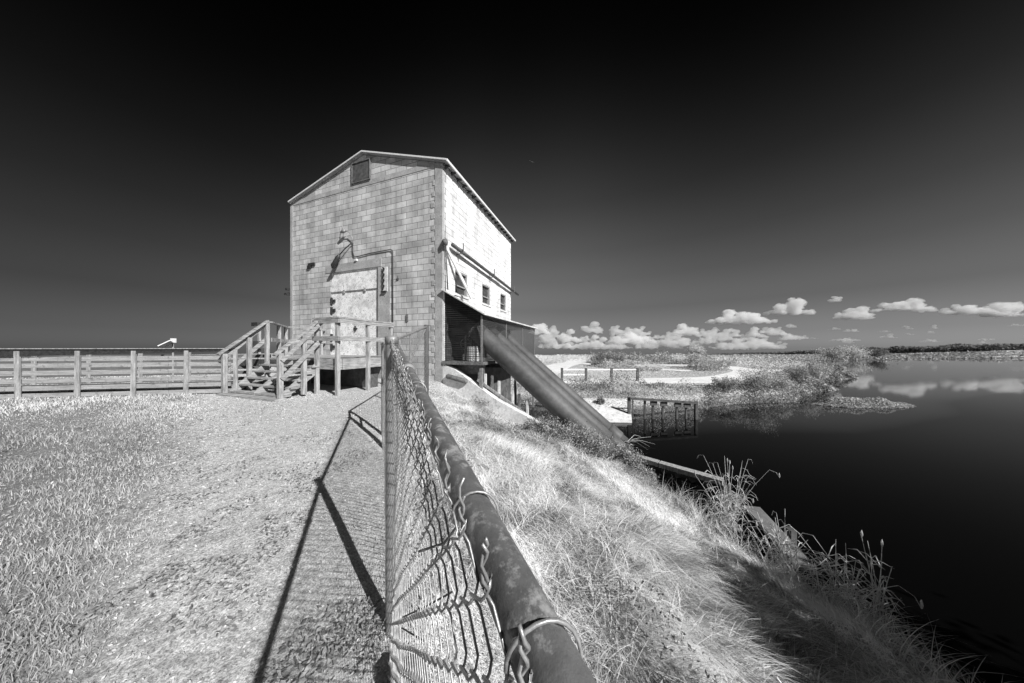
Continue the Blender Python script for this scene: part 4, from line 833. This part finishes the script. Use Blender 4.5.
# ------------------------------------------------------------------ clouds and a bird
def cloudmat(name, dens):
    m = bpy.data.materials.new(name); m.use_nodes = True; t = m.node_tree
    for n in list(t.nodes): t.nodes.remove(n)
    o_ = t.nodes.new('ShaderNodeOutputMaterial'); v_ = t.nodes.new('ShaderNodeVolumeScatter'); v_.inputs['Color'].default_value = (1, 1, 1, 1); v_.inputs['Density'].default_value = dens; v_.inputs['Anisotropy'].default_value = -.35
    t.links.new(v_.outputs[0], o_.inputs['Volume']); return m
M['cloud'] = cloudmat('cloud_vapour', .024); M['cloud_far'] = cloudmat('far_cloud_vapour', .011)
cy.volume_bounces = 14; cy.max_bounces = 14
def union(o, vox):
    r = o.modifiers.new('merge', 'REMESH'); r.mode = 'VOXEL'; r.voxel_size = vox
import bmesh
_bm = bmesh.new(); bmesh.ops.create_icosphere(_bm, subdivisions=3, radius=1); ICV = np.array([v.co[:] for v in _bm.verts]); ICF = np.array([[v.index for v in f_.verts] for f_ in _bm.faces]); _bm.free()
def cloud_geo(px0, px1, ytop, ybot, D, dens=1.0, seed=0):
    rg = np.random.default_rng(seed); cx = (px0+px1)/2; W_ = (px1-px0)/F*D; Ht = (ybot-ytop)/F*D; X = (cx-512)/F*D; Zb = EYE+(HOR-ybot)/F*D
    Vs, Fs = [], []; o = 0; n = int(np.clip(W_/Ht*14*dens, 14, 70))
    for i in range(n):
        u = rg.uniform(-1, 1); prof = (1-abs(u)**1.7)*(.6+.4*math.sin(u*5+seed)**2)
        rr = Ht*rg.uniform(.12, .27)*(.55+.6*prof); z = rg.uniform(.0, 1)*prof*Ht*.85
        c_ = np.array([X+u*W_*.46, D+rg.uniform(-.25, .25)*W_*.5, Zb+max(z, rr*.35)]); sc_ = np.array([rr*1.35, rr*1.2, rr*.85])
        v = ICV.copy(); ph = rg.uniform(0, 9, 3)
        nz = np.array([mnoise.fractal(Vector(p*2.1+ph), 1.0, 2.1, 5) for p in v]); v = v*(1+.50*nz[:, None]); v = v*sc_+c_
        v[:, 2] = np.maximum(v[:, 2], Zb+.06*Ht*np.sin(v[:, 0]*.05)); Vs.append(v); Fs.append(ICF+o); o += len(v)
    return np.concatenate(Vs), np.concatenate(Fs), (X, D, Zb)
CL = [(528, 551, 320, 334, 'small round cloud just right of the mesh shelter'), (556, 582, 328, 342, 'low cloud left of the middle bank'), (607, 655, 327, 344, 'broad lumpy cloud low above the meadow'), (671, 700, 320, 335, 'cloud like a fist above the thicket'),
      (706, 772, 307, 323, 'long cloud sloping up to the right, left of the pair'), (766, 811, 297, 314, 'plump cloud directly above the long sloping cloud'), (744, 766, 325, 338, 'small puff under the long sloping cloud'), (834, 872, 304, 319, 'oval cloud above the lake shore shrub'),
      (876, 938, 296, 311, 'wide flat-based cloud high over the lake'), (829, 842, 295, 302, 'tiny puff above the oval cloud'), (948, 990, 298, 314, 'long soft cloud near the right side'), (986, 1022, 294, 316, 'tall cloud at the right edge')]
for i, (a0, a1, y0_, y1_, lb_) in enumerate(CL):
    V, Fc, loc = cloud_geo(a0, a1, y0_, y1_, 2400, 1.0, 100+i); o_ = tag(npmesh('cloud', V, Fc, M['cloud'], loc=loc, smooth=True), lb_, 'cloud', 'fair weather clouds above the horizon'); union(o_, 3.2)
Vs, Fs, o = [], [], 0; rg = random.Random(5)
for i in range(104):
    px = rg.uniform(535, 1030) if i % 5 < 2 else rg.uniform(535, 790); py = (343.5 if px > 780 else 350)-rg.random()**1.4*(18 if px > 780 else 19); wv = rg.uniform(10, 34) if py > 334 else rg.uniform(7, 18); hv_ = rg.uniform(2, 5) if px > 780 else rg.uniform(5, 12)
    V, Fc, _ = cloud_geo(px, px+wv, py-hv_, py, 4200, .7, 300+i); Vs.append(V); Fs.append(Fc+o); o += len(V)
o_ = tag(npmesh('cloud_bank', np.concatenate(Vs), np.concatenate(Fs), M['cloud_far'], smooth=True), 'bank of many small far clouds along the horizon', 'clouds', kind='stuff'); union(o_, 9.0)
bp = P(532, 162, Z=60); bd = thing('bird', 'tiny dark bird gliding high in the black sky', 'bird', bp)
MB().tube([bp+Vector((-.25, 0, .0)), bp+Vector((-.1, 0, 0)), bp+Vector((.15, 0, 0)), bp+Vector((.28, 0, .02))], [.015, .045, .04, .01], 8).build('body', M['pipe'], bd, smooth=True)
for s_ in (-1, 1): MB().add([tuple(bp+Vector(v)) for v in ((-.05, 0, .0), (.12, 0, .0), (s_*.55-.05, s_*.3, .12), (s_*.5-.1, s_*.3, .12), (-.05, 0, .02), (.12, 0, .02), (s_*.55-.05, s_*.3, .135), (s_*.5-.1, s_*.3, .135))], [(0,1,2,3), (4,5,6,7), (0,4,5,1), (1,5,6,2), (2,6,7,3), (3,7,4,0)]).build('wing', M['pipe'], bd)
